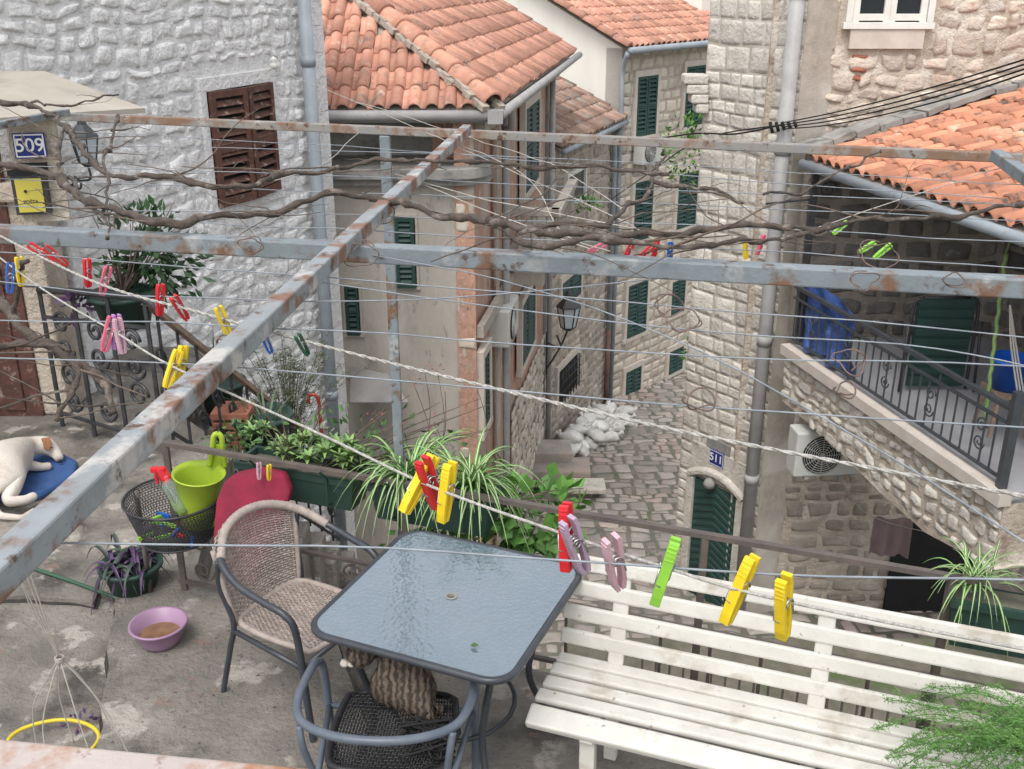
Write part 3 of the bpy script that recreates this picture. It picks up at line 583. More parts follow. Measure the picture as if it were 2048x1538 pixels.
def under(s,z):
    for (a,c) in zip(sa,sa[1:]):
        if a[0]<=s<=c[0] or (s<a[0] and a is sa[0]): return z>a[1]+(c[1]-a[1])*(s-a[0])/(c[0]-a[0])
    return z>sa[-1][1]
bw.prism([T0+Z*-1.1,T0+de*tlen+Z*-1.1]+[T0+de*tlen+Z*sa[-1][1]]+[V((q.x,q.y,q.z)) for q in reversed(la)]+[T0+Z*sa[0][1]],we*.35,m=3)
stones(bw,T0,de,NT,-.03,tlen,-3.6,-1.12,(.1,.2),(.14,.36),.03,seed=38,clip=under,m=2,gap=.008,cj=.2,wob=.8)
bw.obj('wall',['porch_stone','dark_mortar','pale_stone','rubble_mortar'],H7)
b=B();p=gy(1870,1120,11.7)
pts=[V((p.x+.55*math.cos(a),11.74,p.z+.1+.65*math.sin(a))) for a in [math.pi*k/10 for k in range(11)]]+[V((p.x-.55,11.74,-5.2)),V((p.x+.55,11.74,-5.2))]
b.prism(pts,Y*.05);b.obj('archway','black',H7,label='dark arched opening beneath the terrace')
p=gy(1655,898,10.6);acunit(p,V((.99,.1,0)).normalized(),V((.1,-.99,0)).normalized(),.84,.54,.28,'white air conditioner on the stone wall under the terrace')
TR=top('terrace_railing',T0+Z*-1.04,'anthracite iron railing with scrolls on a raised terrace','railing')
b=B();rh=.68;o=T0+we*.02
b.bar(o+Z*(-1.04+rh),o+de*(tlen-.1)+Z*(-1.04+rh),.05,.035);b.bar(o+Z*(-1.04+rh-.13),o+de*(tlen-.1)+Z*(-1.04+rh-.13),.03,.02);b.bar(o+Z*-.96,o+de*(tlen-.1)+Z*-.96,.03,.02)
for k in range(28): q=o+de*(.05+k*(tlen-.2)/27);b.bar(q+Z*-.96,q+Z*(-1.04+rh-.13 if k%4 else -1.04+rh),.014,.014,up=Y)
b.box(o+de*(tlen-.1)+Z*-.62,.035,.035,.42)
def scroll(b,c,ax,az,r,sg=1,turn=1.6,tr=.008,n=26,ph=0):
    b.tube([c+ax*(r*(1-k/n*.85)*math.cos(ph+sg*k/n*turn*math.tau))+az*(r*(1-k/n*.85)*math.sin(ph+sg*k/n*turn*math.tau)) for k in range(n)],tr,5)
for k in range(5):
    q=o+de*(.45+k*.7)+Z*-.72
    scroll(b,q+Z*.09,de,Z,.07,1);scroll(b,q-Z*.06,de,Z,.07,-1)
b.obj('rail','anthracite',TR)
b=B();p=gy(1628,380,11.0);b.bar(V((p.x,11.0,.95)),V((p.x,11.0,-1.0)),.07,.07,up=Y)
scroll(b,V((p.x+.15,11,.7)),X,Z,.1);b.bar(V((p.x-.5,11,.55)),V((p.x,11,.6)),.02,.02);b.obj('porch_post','black_iron',H7)
b=B();q=T0+we*.1+V((0,0,-1.0));vs=[];n=20
for j in range(n):
    for i in range(n):
        x=i/(n-1);y=j/(n-1);vs.append(q+de*(x*1.25*(1-.12*y))+we*(.08*math.sin(x*17+y*2)*(1.2-y)+.05*noise.noise(V((x*4,y*4,0)))-.14*max(0,y-.85)*6*.1)+Z*(y*.78*(1-.18*x*x)))
b.add(vs,[(j*n+i,j*n+i+1,(j+1)*n+i+1,(j+1)*n+i) for j in range(n-1) for i in range(n-1)],0,1);b.obj('blue_tarpaulin','blue_tarp',label='blue tarpaulin draped behind the terrace railing',cat='tarpaulin')
T=top('lounge_chair',gy(1880,770,9.6),'folded dark green garden lounge chair standing on the terrace','chair')
b=B();c0=gy(1880,690,9.6);hw=.32;hh=.46
b.box(c0,hw-.04,.012,hh-.03,m=0);
for k in range(9): b.box(c0+V((0,-.02,-hh+.1+k*.1)),hw-.05,.008,.035,m=0)
b.obj('fabric','dark_green',T)
b=B()
for q in (-1,1): b.tube(cr([c0+V((q*hw,0,-hh)),c0+V((q*hw,0,0)),c0+V((q*hw*.97,0,hh*.9)),c0+V((q*hw*.7,0,hh+.02))],4),.018,8);b.tube([c0+V((q*(hw+.05),-.08,-hh)),c0+V((q*(hw+.03),-.04,.25))],.015,8)
b.tube([c0+V((-hw*.7,0,hh+.02)),c0+V((hw*.7,0,hh+.02))],.018,8);b.obj('frame','black_iron',T)
b=B();c0=gy(2020,745,8.4);b.lathe(c0,[(0,-.14),(.13,-.14),(.18,.14),(.19,.14),(.19,.12)],24,0);b.obj('blue_bucket','blue_plastic',label='blue plastic tub standing on a wooden stool',cat='tub')
b=B();b.box(c0+V((0,0,-.17)),.16,.16,.02)
for q in (-1,1):
    for w_ in (-1,1): b.bar(c0+V((q*.12,w_*.12,-.18)),c0+V((q*.16,w_*.16,-.55)),.03,.03,up=Y)
b.obj('wooden_stool','plank_wood',label='small wooden stool on the terrace',cat='stool')
b=B();a=gy(2012,505,8.6);e=gy(1968,850,8.2);pts=[a.lerp(e,k/40)+V((.006*math.sin(k*1.5),0,0)) for k in range(41)];b.tube(pts,[.016+.004*(k%2) for k in range(41)],8);b.tube([a,a+V((.1,0,.6))],.01,6)
b.obj('green_rope','leaf_lime',label='olive green braided rope hanging in the porch',cat='rope')
b=B();a=gy(2020,610,8.2)
for k in range(3): b.tube(cr([a,gy(2022+k*5,690,8.2),gy(2036+k*6,790,8.1)],5),.008,6)
b.obj('hammock_rope','rope',label='white hammock cords hanging in the porch',cat='rope')
b=B();n=12;vs=[];c0=gy(1748,1035,10.6)
for j in range(n):
    for i in range(n): vs.append(c0+V((i/(n-1)*.46,.03*math.sin(i*1.6)*(.3+j/n),-j/(n-1)*.5-.02*i/n+.02*math.sin(i))))
b.add(vs,[(j*n+i,j*n+i+1,(j+1)*n+i+1,(j+1)*n+i) for j in range(n-1) for i in range(n-1)],0,1);b.obj('towel','towel',label='dusty mauve towel hung to dry under the terrace',cat='towel')
b=B();b.tube(cr([gy(1680,960,11.2),c0+V((0,0,.0)),gy(1960,1085,9.6)],6),.006,5);b.obj('washing_line','rope',label='thin line holding the towel',cat='line')
b=B()
for k in range(30): q=V((1.0+k*.1,6.6-k*.033,0));b.bar(q+Z*-2.9,q+Z*-2.0,.014,.014,up=Y)
b.bar(V((1.0,6.6,-2.0)),V((4.1,5.6,-2.0)),.03,.03);b.bar(V((1.0,6.6,-2.85)),V((4.1,5.6,-2.85)),.03,.03)
b.obj('lower_railing','rail_iron',label='dark iron railing of the court below the terrace',cat='railing')
b=B();b.box((2.9,6.8,-3.6),2.4,1.3,.7);b.obj('court_wall','earth',label='low dark stone wall of the court below',cat='wall',bev=.03)
for i,(x,y,w_,h_,mt) in enumerate(((2.0,6.2,.3,.25,'terracotta'),(2.5,6.0,.25,.35,'blue_plastic'),(3.0,6.1,.35,.2,'plank_wood'),(1.6,6.4,.2,.3,'pot_green'))):
    b=B();b.box((x,y,-2.9+h_/2),w_/2,.16,h_/2);b.box((x,y,-2.9+h_+.01),w_/2+.02,.18,.012);b.obj('storage_box',mt,label='old storage box standing in the court below',cat='box',bev=.01)
b=B()
for k in range(4):
    a=gy(1562,246+k*4,11.3);e=gy(2110,100+k*9,6.5);m1=a.lerp(e,.5)-Z*(.04+.015*k);b.tube(cr([a,a.lerp(e,.25)-Z*(.03+.012*k),m1,a.lerp(e,.75)-Z*(.03+.012*k),e],8),.006,6)
a=gy(1562,250,11.3);b.tube(cr([a,gy(1470,268,12),gy(1380,268,13),gy(1240,290,16)],6),.01,6);b.tube(cr([a,gy(1400,280,13),gy(1300,345,17),gy(1220,400,20)],6),.008,6)
for k in range(5): b.tube([gy(1540+k*12,244,11.3),gy(1545+k*12,266-k*3,11.3)],.018,6)
b.obj('power_cable','black',label='bundle of black overhead cables slung from the stone house',cat='cable')
# ================= PERGOLA
PZ=2.28
PG=top('pergola',gz(768,258,PZ)*1+V((0,0,-PZ)),'rusty blue grey square tube pergola frame','pergola')
def beam(a,c,mat='beam_paint',w=.044):
    b=B();b.bar(V(a),V(c),w,w);return b.obj('beam',mat,PG,bev=.0035)
Fa=gz(130,233,PZ);Fb=gz(1992,314,PZ);fd=(Fb-Fa).normalized()
beam(Fa-fd*.1,Fb+fd*.08,'beam_tan',.032)
Na=gz(0,467,PZ);Nb=gz(2048,574,PZ);nd=(Nb-Na).normalized();beam(Na-nd*1.2,Nb+nd*.6,w=.039)
PZ2=PZ+.036
Xa=gz(930,262,PZ2);Xb=gz(0,1142,PZ2);xd=(Xb-Xa).normalized();beam(Xa-xd*.05,Xb+xd*.35,'beam_rust',.034)
R0=gz(1992,310,PZ2);R1=gz(2048,350,PZ2);beam(R0,R0+(R1-R0).normalized()*3.0,'beam_paint',.036)
beam(gz(135,224,PZ2),gz(-90,268,PZ2),'beam_paint',.028)
ba=gz(0,1572,PZ);bd_=V((1,-.13,0)).normalized();beam(ba-bd_*.5,ba+bd_*1.6,'beam_pale',.048)
pc=Fa+fd*((gz(766,262,PZ)-Fa).dot(fd))
b=B();b.bar(V((pc.x,pc.y,0)),V((pc.x,pc.y,PZ-.018)),.04,.04,up=Y);b.obj('post','beam_paint',PG,bev=.003)
# ================= FRONT RAILING
FR=top('balcony_railing',V((rA.x,rA.y,0)),'dark brown iron terrace railing with scrollwork','railing')
b=B();L=5.2;o=V((rA.x,rA.y,0))
b.bar(o+Z*.85,o+rd*L+Z*.85,.028,.02);b.bar(o+Z*.42,o+rd*L+Z*.42,.02,.016);b.bar(o+Z*.12,o+rd*L+Z*.12,.02,.016)
for u in [330,805,1410,1905]:
    q=gz(u,885+(u-320)*.17,.85);s=(q-o).dot(rd);b.bar(o+rd*s,o+rd*s+Z*.85,.026,.026,up=Y)
for k in range(26):
    q=o+rd*(.15+k*.2)
    if k%2 or k>9: b.bar(q+Z*.12,q+Z*.42,.012,.012,up=Y)
    else: scroll(b,q+Z*.35,rd,Z,.055,1,tr=.006);scroll(b,q+Z*.2,rd,Z,.06,-1,tr=.006)
b.obj('rail','rail_iron',FR)
LR=top('landing_railing',gy(180,860,6.1),'wrought iron landing railing with large scrolls','railing')
a=gy(78,580,6.4);c=gy(288,598,5.9);b=B();b.tube(cr([a,a.lerp(c,.5)+Z*.01,c,c+V((.08,-.02,-.08))],4),.024,8)
b.bar(V((a.x,a.y,.1)),V((c.x,c.y,.1)),.02,.02);b.bar(a-Z*.18,c-Z*.18,.02,.02)
for t in (0,.33,.66,1): q=a.lerp(c,t);b.bar(V((q.x,q.y,0)),q,.022,.022,up=Y)
ld=(c-a);ld.z=0;ld.normalize()
for k in range(3):
    q=a.lerp(c,.17+k*.33);q=V((q.x,q.y,0))
    for zz,r_,sg in ((.76,.08,1),(.58,.085,-1),(.40,.09,1),(.22,.08,-1)):
        scroll(b,q+Z*zz,ld,Z,r_,sg,tr=.012);
b.obj('rail','black_iron',LR)
b=B();h0=gy(292,606,5.9);h1=gy(665,905,7.6);b.bar(h0,h1,.06,.03);
HR=b.obj('stair_handrail','plank_wood',label='weathered sloping wooden stair handrail',cat='handrail')
b=B();hd_=(h1-h0).normalized()
for k in range(12):
    q=h0.lerp(h1,(k+.5)/12);b.bar(q-Z*.02,q-Z*.85,.016,.016,up=Y)
    scroll(b,q-Z*.3,hd_,Z,.085,1 if k%2 else -1,tr=.01);scroll(b,q-Z*.55,hd_,Z,.08,-1 if k%2 else 1,tr=.01)
b.bar(h0-Z*.8,h1-Z*.8,.02,.02);b.obj('baluster','black_iron',HR)
b=B()
for k in range(9): t=k/9;q=h0.lerp(h1,t);b.box((q.x-.4,q.y+.1,-.12-.2*k-1.5),.6,.17,1.5)
b.obj('stone_stairs','flagstone',label='stone stairs running down beside the whitewashed wall',cat='stairs',bev=.02)
# ================= LINES
def line(pts,r,mat,lab,name='clothesline',z=PZ,k=6,jit=0,tw=0):
    b=B();P=[gz(p[0],p[1],z+(p[2] if len(p)>2 else 0)) for p in pts];P=cr(P,k)
    if jit: P=[p+V((0,0,jit*noise.noise(p*4))) for p in P]
    if tw:
        Q_=[]
        for a,c in zip(P,P[1:]):
            n=max(1,int((c-a).length/.004));Q_+=[a.lerp(c,i/n) for i in range(n)]
        for ph in (0,math.pi):
            b.tube([p+V((0,math.cos(i*.55+ph),math.sin(i*.55+ph)))*r*.45 for i,p in enumerate(Q_)],r*.62,5)
    else: b.tube(P,r,7)
    return b.obj(name,mat,label=lab,cat='clothesline',group='lines strung across the pergola')
line([(-60,470),(85,578),(230,664),(345,733),(640,868),(860,972),(1140,1072),(1330,1135),(1560,1200),(2150,1318)],.0018,'rope','white cord clothesline with coloured pegs')
line([(-60,440),(180,560),(400,625),(640,690),(870,748),(1250,838),(1510,892),(2100,1002)],.0029,'rope','thick twisted white rope clothesline',tw=1)
for pts in ([(-60,1086),(770,1096),(1400,1140),(2120,1163)],[(-60,716),(480,735),(1300,805),(2120,860)],[(-60,500),(330,530),(900,575),(1500,625),(2120,676)],
            [(-60,640),(560,655),(1300,705),(2120,735)],[(-60,355),(700,385),(1500,415),(2120,445)],[(-60,412),(700,432),(1500,455),(2120,490)],[(100,290),(900,308),(1600,345),(2100,372)],
            [(150,262),(800,300),(1500,362),(2000,395)],[(600,560),(1200,640),(1800,690),(2120,745)],[(-60,555),(250,590),(800,600),(1300,560)],[(680,500),(1000,560),(1400,700),(2060,1090)],[(300,440),(900,470),(1500,500),(2100,540)],[(-60,330),(500,345),(1200,375),(2100,412)]):
    line(pts,.0013,'wire','thin grey steel clothesline wire',jit=.006)
for pts in ([(560,140),(760,225),(930,300),(1180,410),(1400,520),(1580,545)],[(700,200),(900,262),(1100,330),(1250,420)],[(850,372),(1000,430),(1180,500)],[(1560,480),(1800,400),(2000,335)],[(500,370),(640,330),(720,262)],[(900,280),(1050,350),(1120,460),(1220,505)],[(790,350),(980,400),(1330,470)]):
    line(pts,.0014,'string','thin pale string tied over the pergola',jit=.01)
def loopw(u,v,r,seed,z=PZ+.02,mat='rust_wire'):
    rr=random.Random(seed);c=gz(u,v,z);b=B()
    ax=V((1,0,0));az=V((0,.5,.85)).normalized();n=40;ph=rr.random()*6;P=[]
    for k in range(n):
        a=ph+k/n*math.tau*1.5;q=r*(1+.45*noise.noise(V((k*.2,seed,0))));P.append(c+ax*q*math.cos(a)+az*q*math.sin(a)*.7+V((0,.01*math.sin(k*.4),0)))
    b.tube(P,.0013,6);return b.obj('wire_loop',mat,label='loop of rusty tie wire on the pergola',cat='wire',group='loops of tie wire')
for i,(u,v,r) in enumerate(((500,490,.025),(725,510,.035),(575,590,.022),(455,690,.02),(1340,610,.026),(1370,640,.028),(1700,720,.024),(765,430,.03),(1730,560,.026),(1908,560,.02),(700,480,.035),(1690,780,.014),(1400,800,.02),(1760,510,.04))): loopw(u,v,r,i)
def vine(paths,lab,mat='bark',z=.05,tw=30,seed=0):
    rr=random.Random(seed);T=None;allp=[]
    for i,(r,pts) in enumerate(paths):
        b=B();r*=.53;P=cr([gz(p[0],p[1],PZ+z+(p[2] if len(p)>2 else 0)) for p in pts],9)
        P=[p+V([.02*noise.noise(p*6+V((k*9,0,seed)))+.009*noise.noise(p*25+V((k*9,0,seed))) for k in range(3)]) for p in P];n=len(P)
        b.tube(P,[r*(1-.5*k/n)*(1+.6*noise.noise(p*22)+(.6 if rr.random()<.1 else 0)) for k,p in enumerate(P)],8)
        allp+=[p for p in P if not (p.x<-1.85 and i>-1 and seed==1 and p.y>3.4 and p.x<-2.0)] or P
        if T is None:T=top('grape_vine',P[0],lab,'vine')
        b.obj('branch',mat,T)
    for k in range(tw):
        b=B();p=rr.choice(allp);L=rr.uniform(.08,.36);a=rr.choice((0,math.pi))+rr.gauss(0,.5);d=V((math.cos(a),math.sin(a)*.6,rr.uniform(-.1,.12)))
        q=[p]
        for j in range(5): d=(d+V((rr.gauss(0,.22),rr.gauss(0,.22),rr.gauss(0,.12)))).normalized();q.append(q[-1]+d*L/5)
        P=cr(q,4);r0=rr.uniform(.0012,.003);b.tube(P,[r0*(1-.6*j/len(P)) for j in range(len(P))],5)
        if rr.random()<.4:
            j=rr.randrange(5,len(P)-3);e=P[j]+V((rr.gauss(0,.06),rr.gauss(0,.04),rr.gauss(0,.03)));b.tube(cr([P[j],P[j].lerp(e,.5)+V((0,0,.01)),e],3),[r0*.6,r0*.5,r0*.5,r0*.4,r0*.4,r0*.3,r0*.3],5)
        b.obj('twig','twig' if rr.random()<.7 else 'bark',T)
vine([(.016,[(-60,196),(60,214),(125,248),(165,300),(200,335),(260,350),(350,356),(470,372),(560,350),(650,345),(720,322),(800,322),(900,326),(1000,322),(1100,336),(1220,342),(1330,352)]),
 (.012,[(-40,215),(60,205),(140,212),(230,188)]),(.012,[(125,252),(120,320),(155,380),(180,410),(250,432)]),(.011,[(240,232),(215,300),(212,380),(205,470)])],'old brown grapevine twisting over the pergola frame',seed=1,tw=36)
vine([(.019,[(-60,322),(40,334),(110,352),(170,402),(260,432),(360,441),(450,430),(560,414),(650,394),(740,397),(850,416),(940,430),(1020,452),(1110,470),(1250,466),(1350,470),(1500,455),(1650,450),(1800,436),(1920,424),(2120,392)]),
 (.013,[(1040,470),(1150,446),(1225,440),(1290,392),(1312,345),(1330,300)]),(.011,[(1300,360),(1420,378),(1490,402)]),(.013,[(1010,470),(1100,492),(1210,486),(1330,497),(1450,490),(1570,468),(1660,455)]),(.008,[(1530,390),(1620,370),(1720,330),(1760,300)])],'thick gnarled grapevine branch running along the pergola',seed=2,tw=44)
vine([(.024,[(-40,560,-.2),(22,640,-.2),(100,682,-.22),(150,722,-.25),(205,765,-.25),(240,832,-.3)]),(.012,[(22,640,-.2),(30,560,-.1),(60,520,0)]),(.014,[(120,700,-.2),(160,760,-.25),(120,840,-.3)]),(.014,[(-40,700,-.2),(60,680,-.2),(150,700,-.2)])],'gnarled vine trunk beside the landing railing',seed=3,tw=14)
# ================= PEGS
def pegmesh(col):
    b=B()
    for sgn in (-1,1):
        P=[(0,.0045),(.012,.006),(.03,.0056),(.05,.005),(.066,.0042),(.078,.0018)];w=.0055
        top_=[(sgn*(x+.0042),-y) for y,x in P];bot=[(sgn*max(x-.0012,.0004),-y) for y,x in reversed(P)]
        b.prism([V((x,-w,z+.039)) for x,z in top_+bot],V((0,2*w,0)))
        for k in range(4): b.box((sgn*(.0092-.0000*k),0,.034-.005*k),.0012,w*.9,.0011)
    return b.obj('tmp','peg_'+col,bev=.0006,org=V((0,0,0)))
def spring():
    b=B();b.tube([V((.0065*math.cos(a),-.007+.014*k/30,.006+.0065*math.sin(a))) for k,a in ((k,k*.63) for k in range(31))],.0011,5)
    b.tube([V((.0065,-.0065,.006)),V((.0085,-.0062,-.012)),V((.009,.0,-.013))],.001,5);b.tube([V((-.0065,.0065,.006)),V((-.0085,.0062,-.012)),V((-.009,.0,-.013))],.001,5)
    return b.obj('tmps','steel',org=V((0,0,0)))
pt={};sp=spring()
def peg(u,v,col,tilt=0,yaw=0,s=1,dz=0,lab=None):
    if col not in pt: pt[col]=pegmesh(col)
    p=gz(u,v,PZ-.005+dz);o=pt[col].copy();o.name='clothes_peg';bpy.context.collection.objects.link(o)
    o.location=p;o.rotation_euler=(R.uniform(-.15,.25),tilt,yaw);o.scale=(s,s,s)
    o['label']=f'{dict(dkgreen="dark green",lime="lime green").get(col,col)} plastic clothes peg clipped on a line';o['category']='clothes peg';o['group']='clothes pegs on the lines'
    q=sp.copy();q.name='spring';bpy.context.collection.objects.link(q);q.parent=o
for (u,v,c,t,yw) in ((838,968,'yellow',.6,1.0),(860,968,'red',-.3,.9),(893,985,'yellow',.08,1.1),(1132,1075,'red',.12,1.2),(1152,1092,'mauve',-.35,.6),(1230,1126,'pink',-.3,.5),(1330,1145,'lime',.05,1.3),(1478,1180,'yellow',.22,.9),(1567,1215,'yellow',-.2,.9),
  (40,543,'yellow',.05,.8),(20,556,'blue',.2,.6),(82,506,'red',-.8,.3),(112,512,'red',-.7,.5),(175,546,'red',0,.9),(210,562,'magenta',.3,.6),(320,600,'red',.1,.9),(360,616,'red',-.5,.8),(448,645,'yellow',-.25,.8),(216,668,'magenta',.4,.6),(232,664,'violet',.15,.8),(240,672,'pink',0,.9),(345,738,'yellow',.5,.7),(362,730,'yellow',.3,1),(605,690,'dkgreen',-.5,.9),(532,682,'blue',-.3,.6),
  (1195,495,'magenta',1.2,.3),(1258,500,'red',.4,.4),(1290,506,'red',.8,.4),(1310,501,'red',.2,.5),(1340,506,'blue',.1,.5),(1491,497,'yellow',0,.8),(1521,490,'magenta',.1,.8),(1680,456,'lime',1.0,.3),(1735,494,'lime',1.2,.6),(1765,503,'lime',.9,.3),(518,942,'pink',.1,.7),(538,945,'yellow',0,.8)):
    rl=v>930 and u<600
    peg(u,v,c,t,yw,1.0 if v>900 else (.8 if u<520 else .62),dz=(.86-PZ) if rl else 0)
for o in list(pt.values())+[sp]: bpy.data.objects.remove(o)
# ================= TABLE
tc=gz(903,1195,.75);tc.z=0;ta=rad(-23);e1=V((math.cos(ta),math.sin(ta),0));e2=V((-e1.y,e1.x,0));hs=.378
TB=top('garden_table',tc,'square glass topped garden table with black rounded rim','table')
def rsq(h,r,z,n=8):
    P=[]
    for (sx,sy,a0) in ((1,1,0),(-1,1,90),(-1,-1,180),(1,-1,270)):
        for k in range(n+1):
            a=rad(a0+90*k/n);P.append(tc+e1*(sx*(h-r)+r*math.cos(a))+e2*(sy*(h-r)+r*math.sin(a))+Z*z)
    return P
b=B();Pq=rsq(hs-.01,.08,.754);n=len(Pq);b.add(Pq+[p-Z*.006 for p in Pq],[tuple(range(n)),tuple(range(2*n-1,n-1,-1))],0)
b.obj('glass_top','tglass',TB)
b=B();b.tube(rsq(hs,.09,.745),.0135,10,cl=True);b.obj('rim','black_tube',TB)
b=B();b.lathe(tc+Z*.756,[(.022,0),(.02,.0025),(.017,.0025),(.016,.0005)],24);b.lathe(tc+Z*.7565,[(0,0),(.016,0)],20,1);b.obj('parasol_hole',['slabgrey','concrete'],TB)
for sx,sy in ((1,1),(-1,1),(-1,-1),(1,-1)):
    b=B();q=tc+e1*sx*.3+e2*sy*.3;b.tube(cr([q+Z*.735,tc+e1*sx*.24+e2*sy*.24+Z*.5,tc+e1*sx*.22+e2*sy*.22+Z*.3,tc+e1*sx*.32+e2*sy*.32+Z*.01],6),.013,8);b.obj('leg','black_tube',TB)
b=B();b.tube([tc+e1*.23*math.cos(a)+e2*.23*math.sin(a)+Z*.3 for a in [k*math.tau/24 for k in range(24)]],.009,6,cl=True);b.obj('brace','black_tube',TB)
p=gz(940,1290,.762);b=B();b.add([p,p+V((.015,.01,.004)),p+V((.03,-.01,.006)),p+V((.012,-.015,.003))],[(0,1,2,3)]);b.obj('fallen_leaf','leaf',label='small green leaf lying on the glass table',cat='leaf')
# ================= CHAIRS
def chair(c,f,mw,mt,lab,dark=False,kk=1):
    c=V((c[0],c[1],0));f=V((f[0],f[1],0)).normalized();l=V((-f.y,f.x,0));T=top('wicker_chair',c,lab,'chair')
    Lc=lambda a,b_,z:c+f*a*kk+l*b_*kk+Z*z;dz=1 if not dark else 0
    half=[(.26,.27,0),(.24,.275,.3),(.22,.28,.56),(.17,.287,.63),(.06,.292,.655),(-.08,.29,.69 if dz else .665),(-.2,.25,.745 if dz else .675),(-.275,.14,.80 if dz else .685)]
    pts=[Lc(*p) for p in half]+[Lc(-.3,0,.82 if dz else .69)]+[Lc(a,-b_,z) for a,b_,z in reversed(half)]
    b=B();b.tube(cr(pts,6),.0145,10);b.obj('armrest',mt,T)
    for q in (-1,1):
        b=B();b.tube(cr([Lc(-.33,q*.23,0),Lc(-.24,q*.22,.3),Lc(-.2,q*.22,.44),Lc(-.235,q*.24,.6),Lc(-.22,q*.25,.73 if dz else .67)],5),.012,8);b.obj('leg',mt,T)
    so=.0 if dz else .08
    b=B();b.tube([Lc(.23,-.27,.4),Lc(.23,.27,.4)],.011,8)
    for q in (-1,1): b.tube([Lc(.235,q*.272,.4),Lc(-.21,q*.22,.4)],.011,8)
    b.obj('frame',mt,T)
    def seat(x,y):
        X_=x*.225*math.sqrt(1-.18*y*y)+so;Y_=y*.215*math.sqrt(1-.18*x*x);return Lc(X_,Y_,.43-.02*(1-x*x)*(1-y*y)-(.015 if x>.9 else 0))
    def back(x,y):
        w=.2+.07*y-.02*y*y;a=-.2-.1*y-.035*(1-x*x)+.06*abs(x)**2*y
        return Lc(a,x*w,.42+y*(.385-.035*x*x))
    def low(x,y):
        an=math.pi/2+ (1+x)*math.pi/2
        return Lc(so-.02+.215*math.cos(an)*(1.02-.08*y),.215*math.sin(an)*(1.02-.08*y),.43-.2*y)
    def weave(b,S,na,nb,r,x0,x1,y0,y1):
        for i in range(na):
            x=x0+(x1-x0)*i/(na-1);b.tube([S(x,y0+(y1-y0)*j/14) for j in range(15)],r*.8,4,t=R.random())
        for j in range(nb):
            y=y0+(y1-y0)*j/(nb-1);P=[]
            for i in range(na):
                x=x0+(x1-x0)*i/(na-1);p=S(x,y);nr=(S(min(x+.01,x1),y)-S(x-.01,y)).cross(S(x,min(y+.01,y1))-S(x,y-.01)).normalized();P.append(p+nr*r*1.1*(1 if (i+j)%2 else -1))
            b.tube(P,r,4,t=R.random())
    b=B();weave(b,seat,25,40,.0038,-1,1,-1,1);b.tube([seat(math.copysign(min(1,abs(1.35*math.cos(a))),math.cos(a)),math.copysign(min(1,abs(1.35*math.sin(a))),math.sin(a))) for a in [k*math.tau/48 for k in range(48)]],.013,8,cl=True);b.obj('seat',mw,T)
    b=B()
    if dz:
        weave(b,back,25,38,.0038,-1,1,0,1)
        b.tube([back(-1,k/10) for k in range(11)],.011,8);b.tube([back(1,k/10) for k in range(11)],.011,8)
        P=cr([Lc(-.08,.29,.69),Lc(-.2,.25,.745),Lc(-.275,.14,.80),Lc(-.3,0,.82),Lc(-.275,-.14,.80),Lc(-.2,-.25,.745)],14)
        b.tube(P,[.0172+.0022*(k%2) for k in range(len(P))],9);b.obj('backrest',mw,T)
    else:
        weave(b,low,30,16,.005,-1,1,0,1);b.obj('woven_apron',mw,T)
    return T
chair((-.85,3.57),(.85,-.5),'taupe_wicker','black_tube','taupe wicker bistro chair with black tube frame',kk=.92)
ch2=(-.41,2.80);chair(ch2,(.06,1),'black_wicker','grey_tube','black wicker chair with grey tube arms under the table',dark=True,kk=.96)
b=B();rr=random.Random(5);c0=V((ch2[0]+.14,ch2[1]-.02,.49))
for k in range(14):
    b.tube(cr([c0+V((rr.uniform(-.1,.09),rr.uniform(-.09,.06),rr.uniform(-.04,.05))) for _ in range(7)],6),.004,6)
b.obj('cable_coil','black',label='tangled black cable lying on the chair',cat='cable')
b=B();y0=4.05;P=[gy(u,v,y0-(v-950)*.0012) for u,v in ((446,965),(470,950),(520,940),(568,950),(580,985),(560,1060),(500,1190),(452,1170),(424,1085),(430,1005))]
b.prism(P,V((.01,.05,.0)));b.obj('seat_cushion','crimson',label='crimson folded seat cushion leaning behind the wicker chair',cat='cushion',bev=.015)
# ================= BENCH
bo=gz(1052,1432,.43);bo.z=0;bx=V((1,-.36,0)).normalized();by=V((-bx.y,bx.x,0))
BN=top('garden_bench',bo,'cream painted weathered slatted garden bench by the railing','bench');BL=1.95
b=B()
for k,(y,z) in enumerate(((-.0,.415),(.085,.432),(.17,.43),(.255,.425),(.335,.42))):
    q=bo+by*y+Z*(z+R.uniform(-.003,.003))
    b.box(q+bx*BL/2+by*.035,BL/2,.031,.013,bx,by,Z) if k else (b.box(q+bx*BL/2+by*.025,BL/2,.042,.018,bx,(by*.9+Z*.35).normalized(),(Z*.9-by*.35).normalized()))
b.obj('seat','white_paint',BN,bev=.009)
b=B();bu_=(Z*.97+by*.22).normalized();bn_=bx.cross(bu_)
for k in range(4):
    z=.50+k*.098;q=bo+by*(.40+(z-.45)*.2)+Z*z
    b.box(q+bx*(BL/2+(.03 if k==3 else 0)),BL/2,.030,.011,bx,bu_,bn_)
b.obj('backrest','white_paint',BN,bev=.008)
for x in (.22,.95,1.7):
    b=B();q=bo+bx*x;b.box(q+by*.19+Z*.395,.025,.2,.018,bx,by,Z);b.box(q+by*.03+Z*.195,.028,.02,.195,bx,by,Z);b.box(q+by*.38+Z*.195,.025,.02,.195,bx,by,Z);b.box(q+by*(.44)+Z*.62,.03,.2,.012,bx,bu_,bn_)
    b.obj('leg','white_paint',BN,bev=.006)
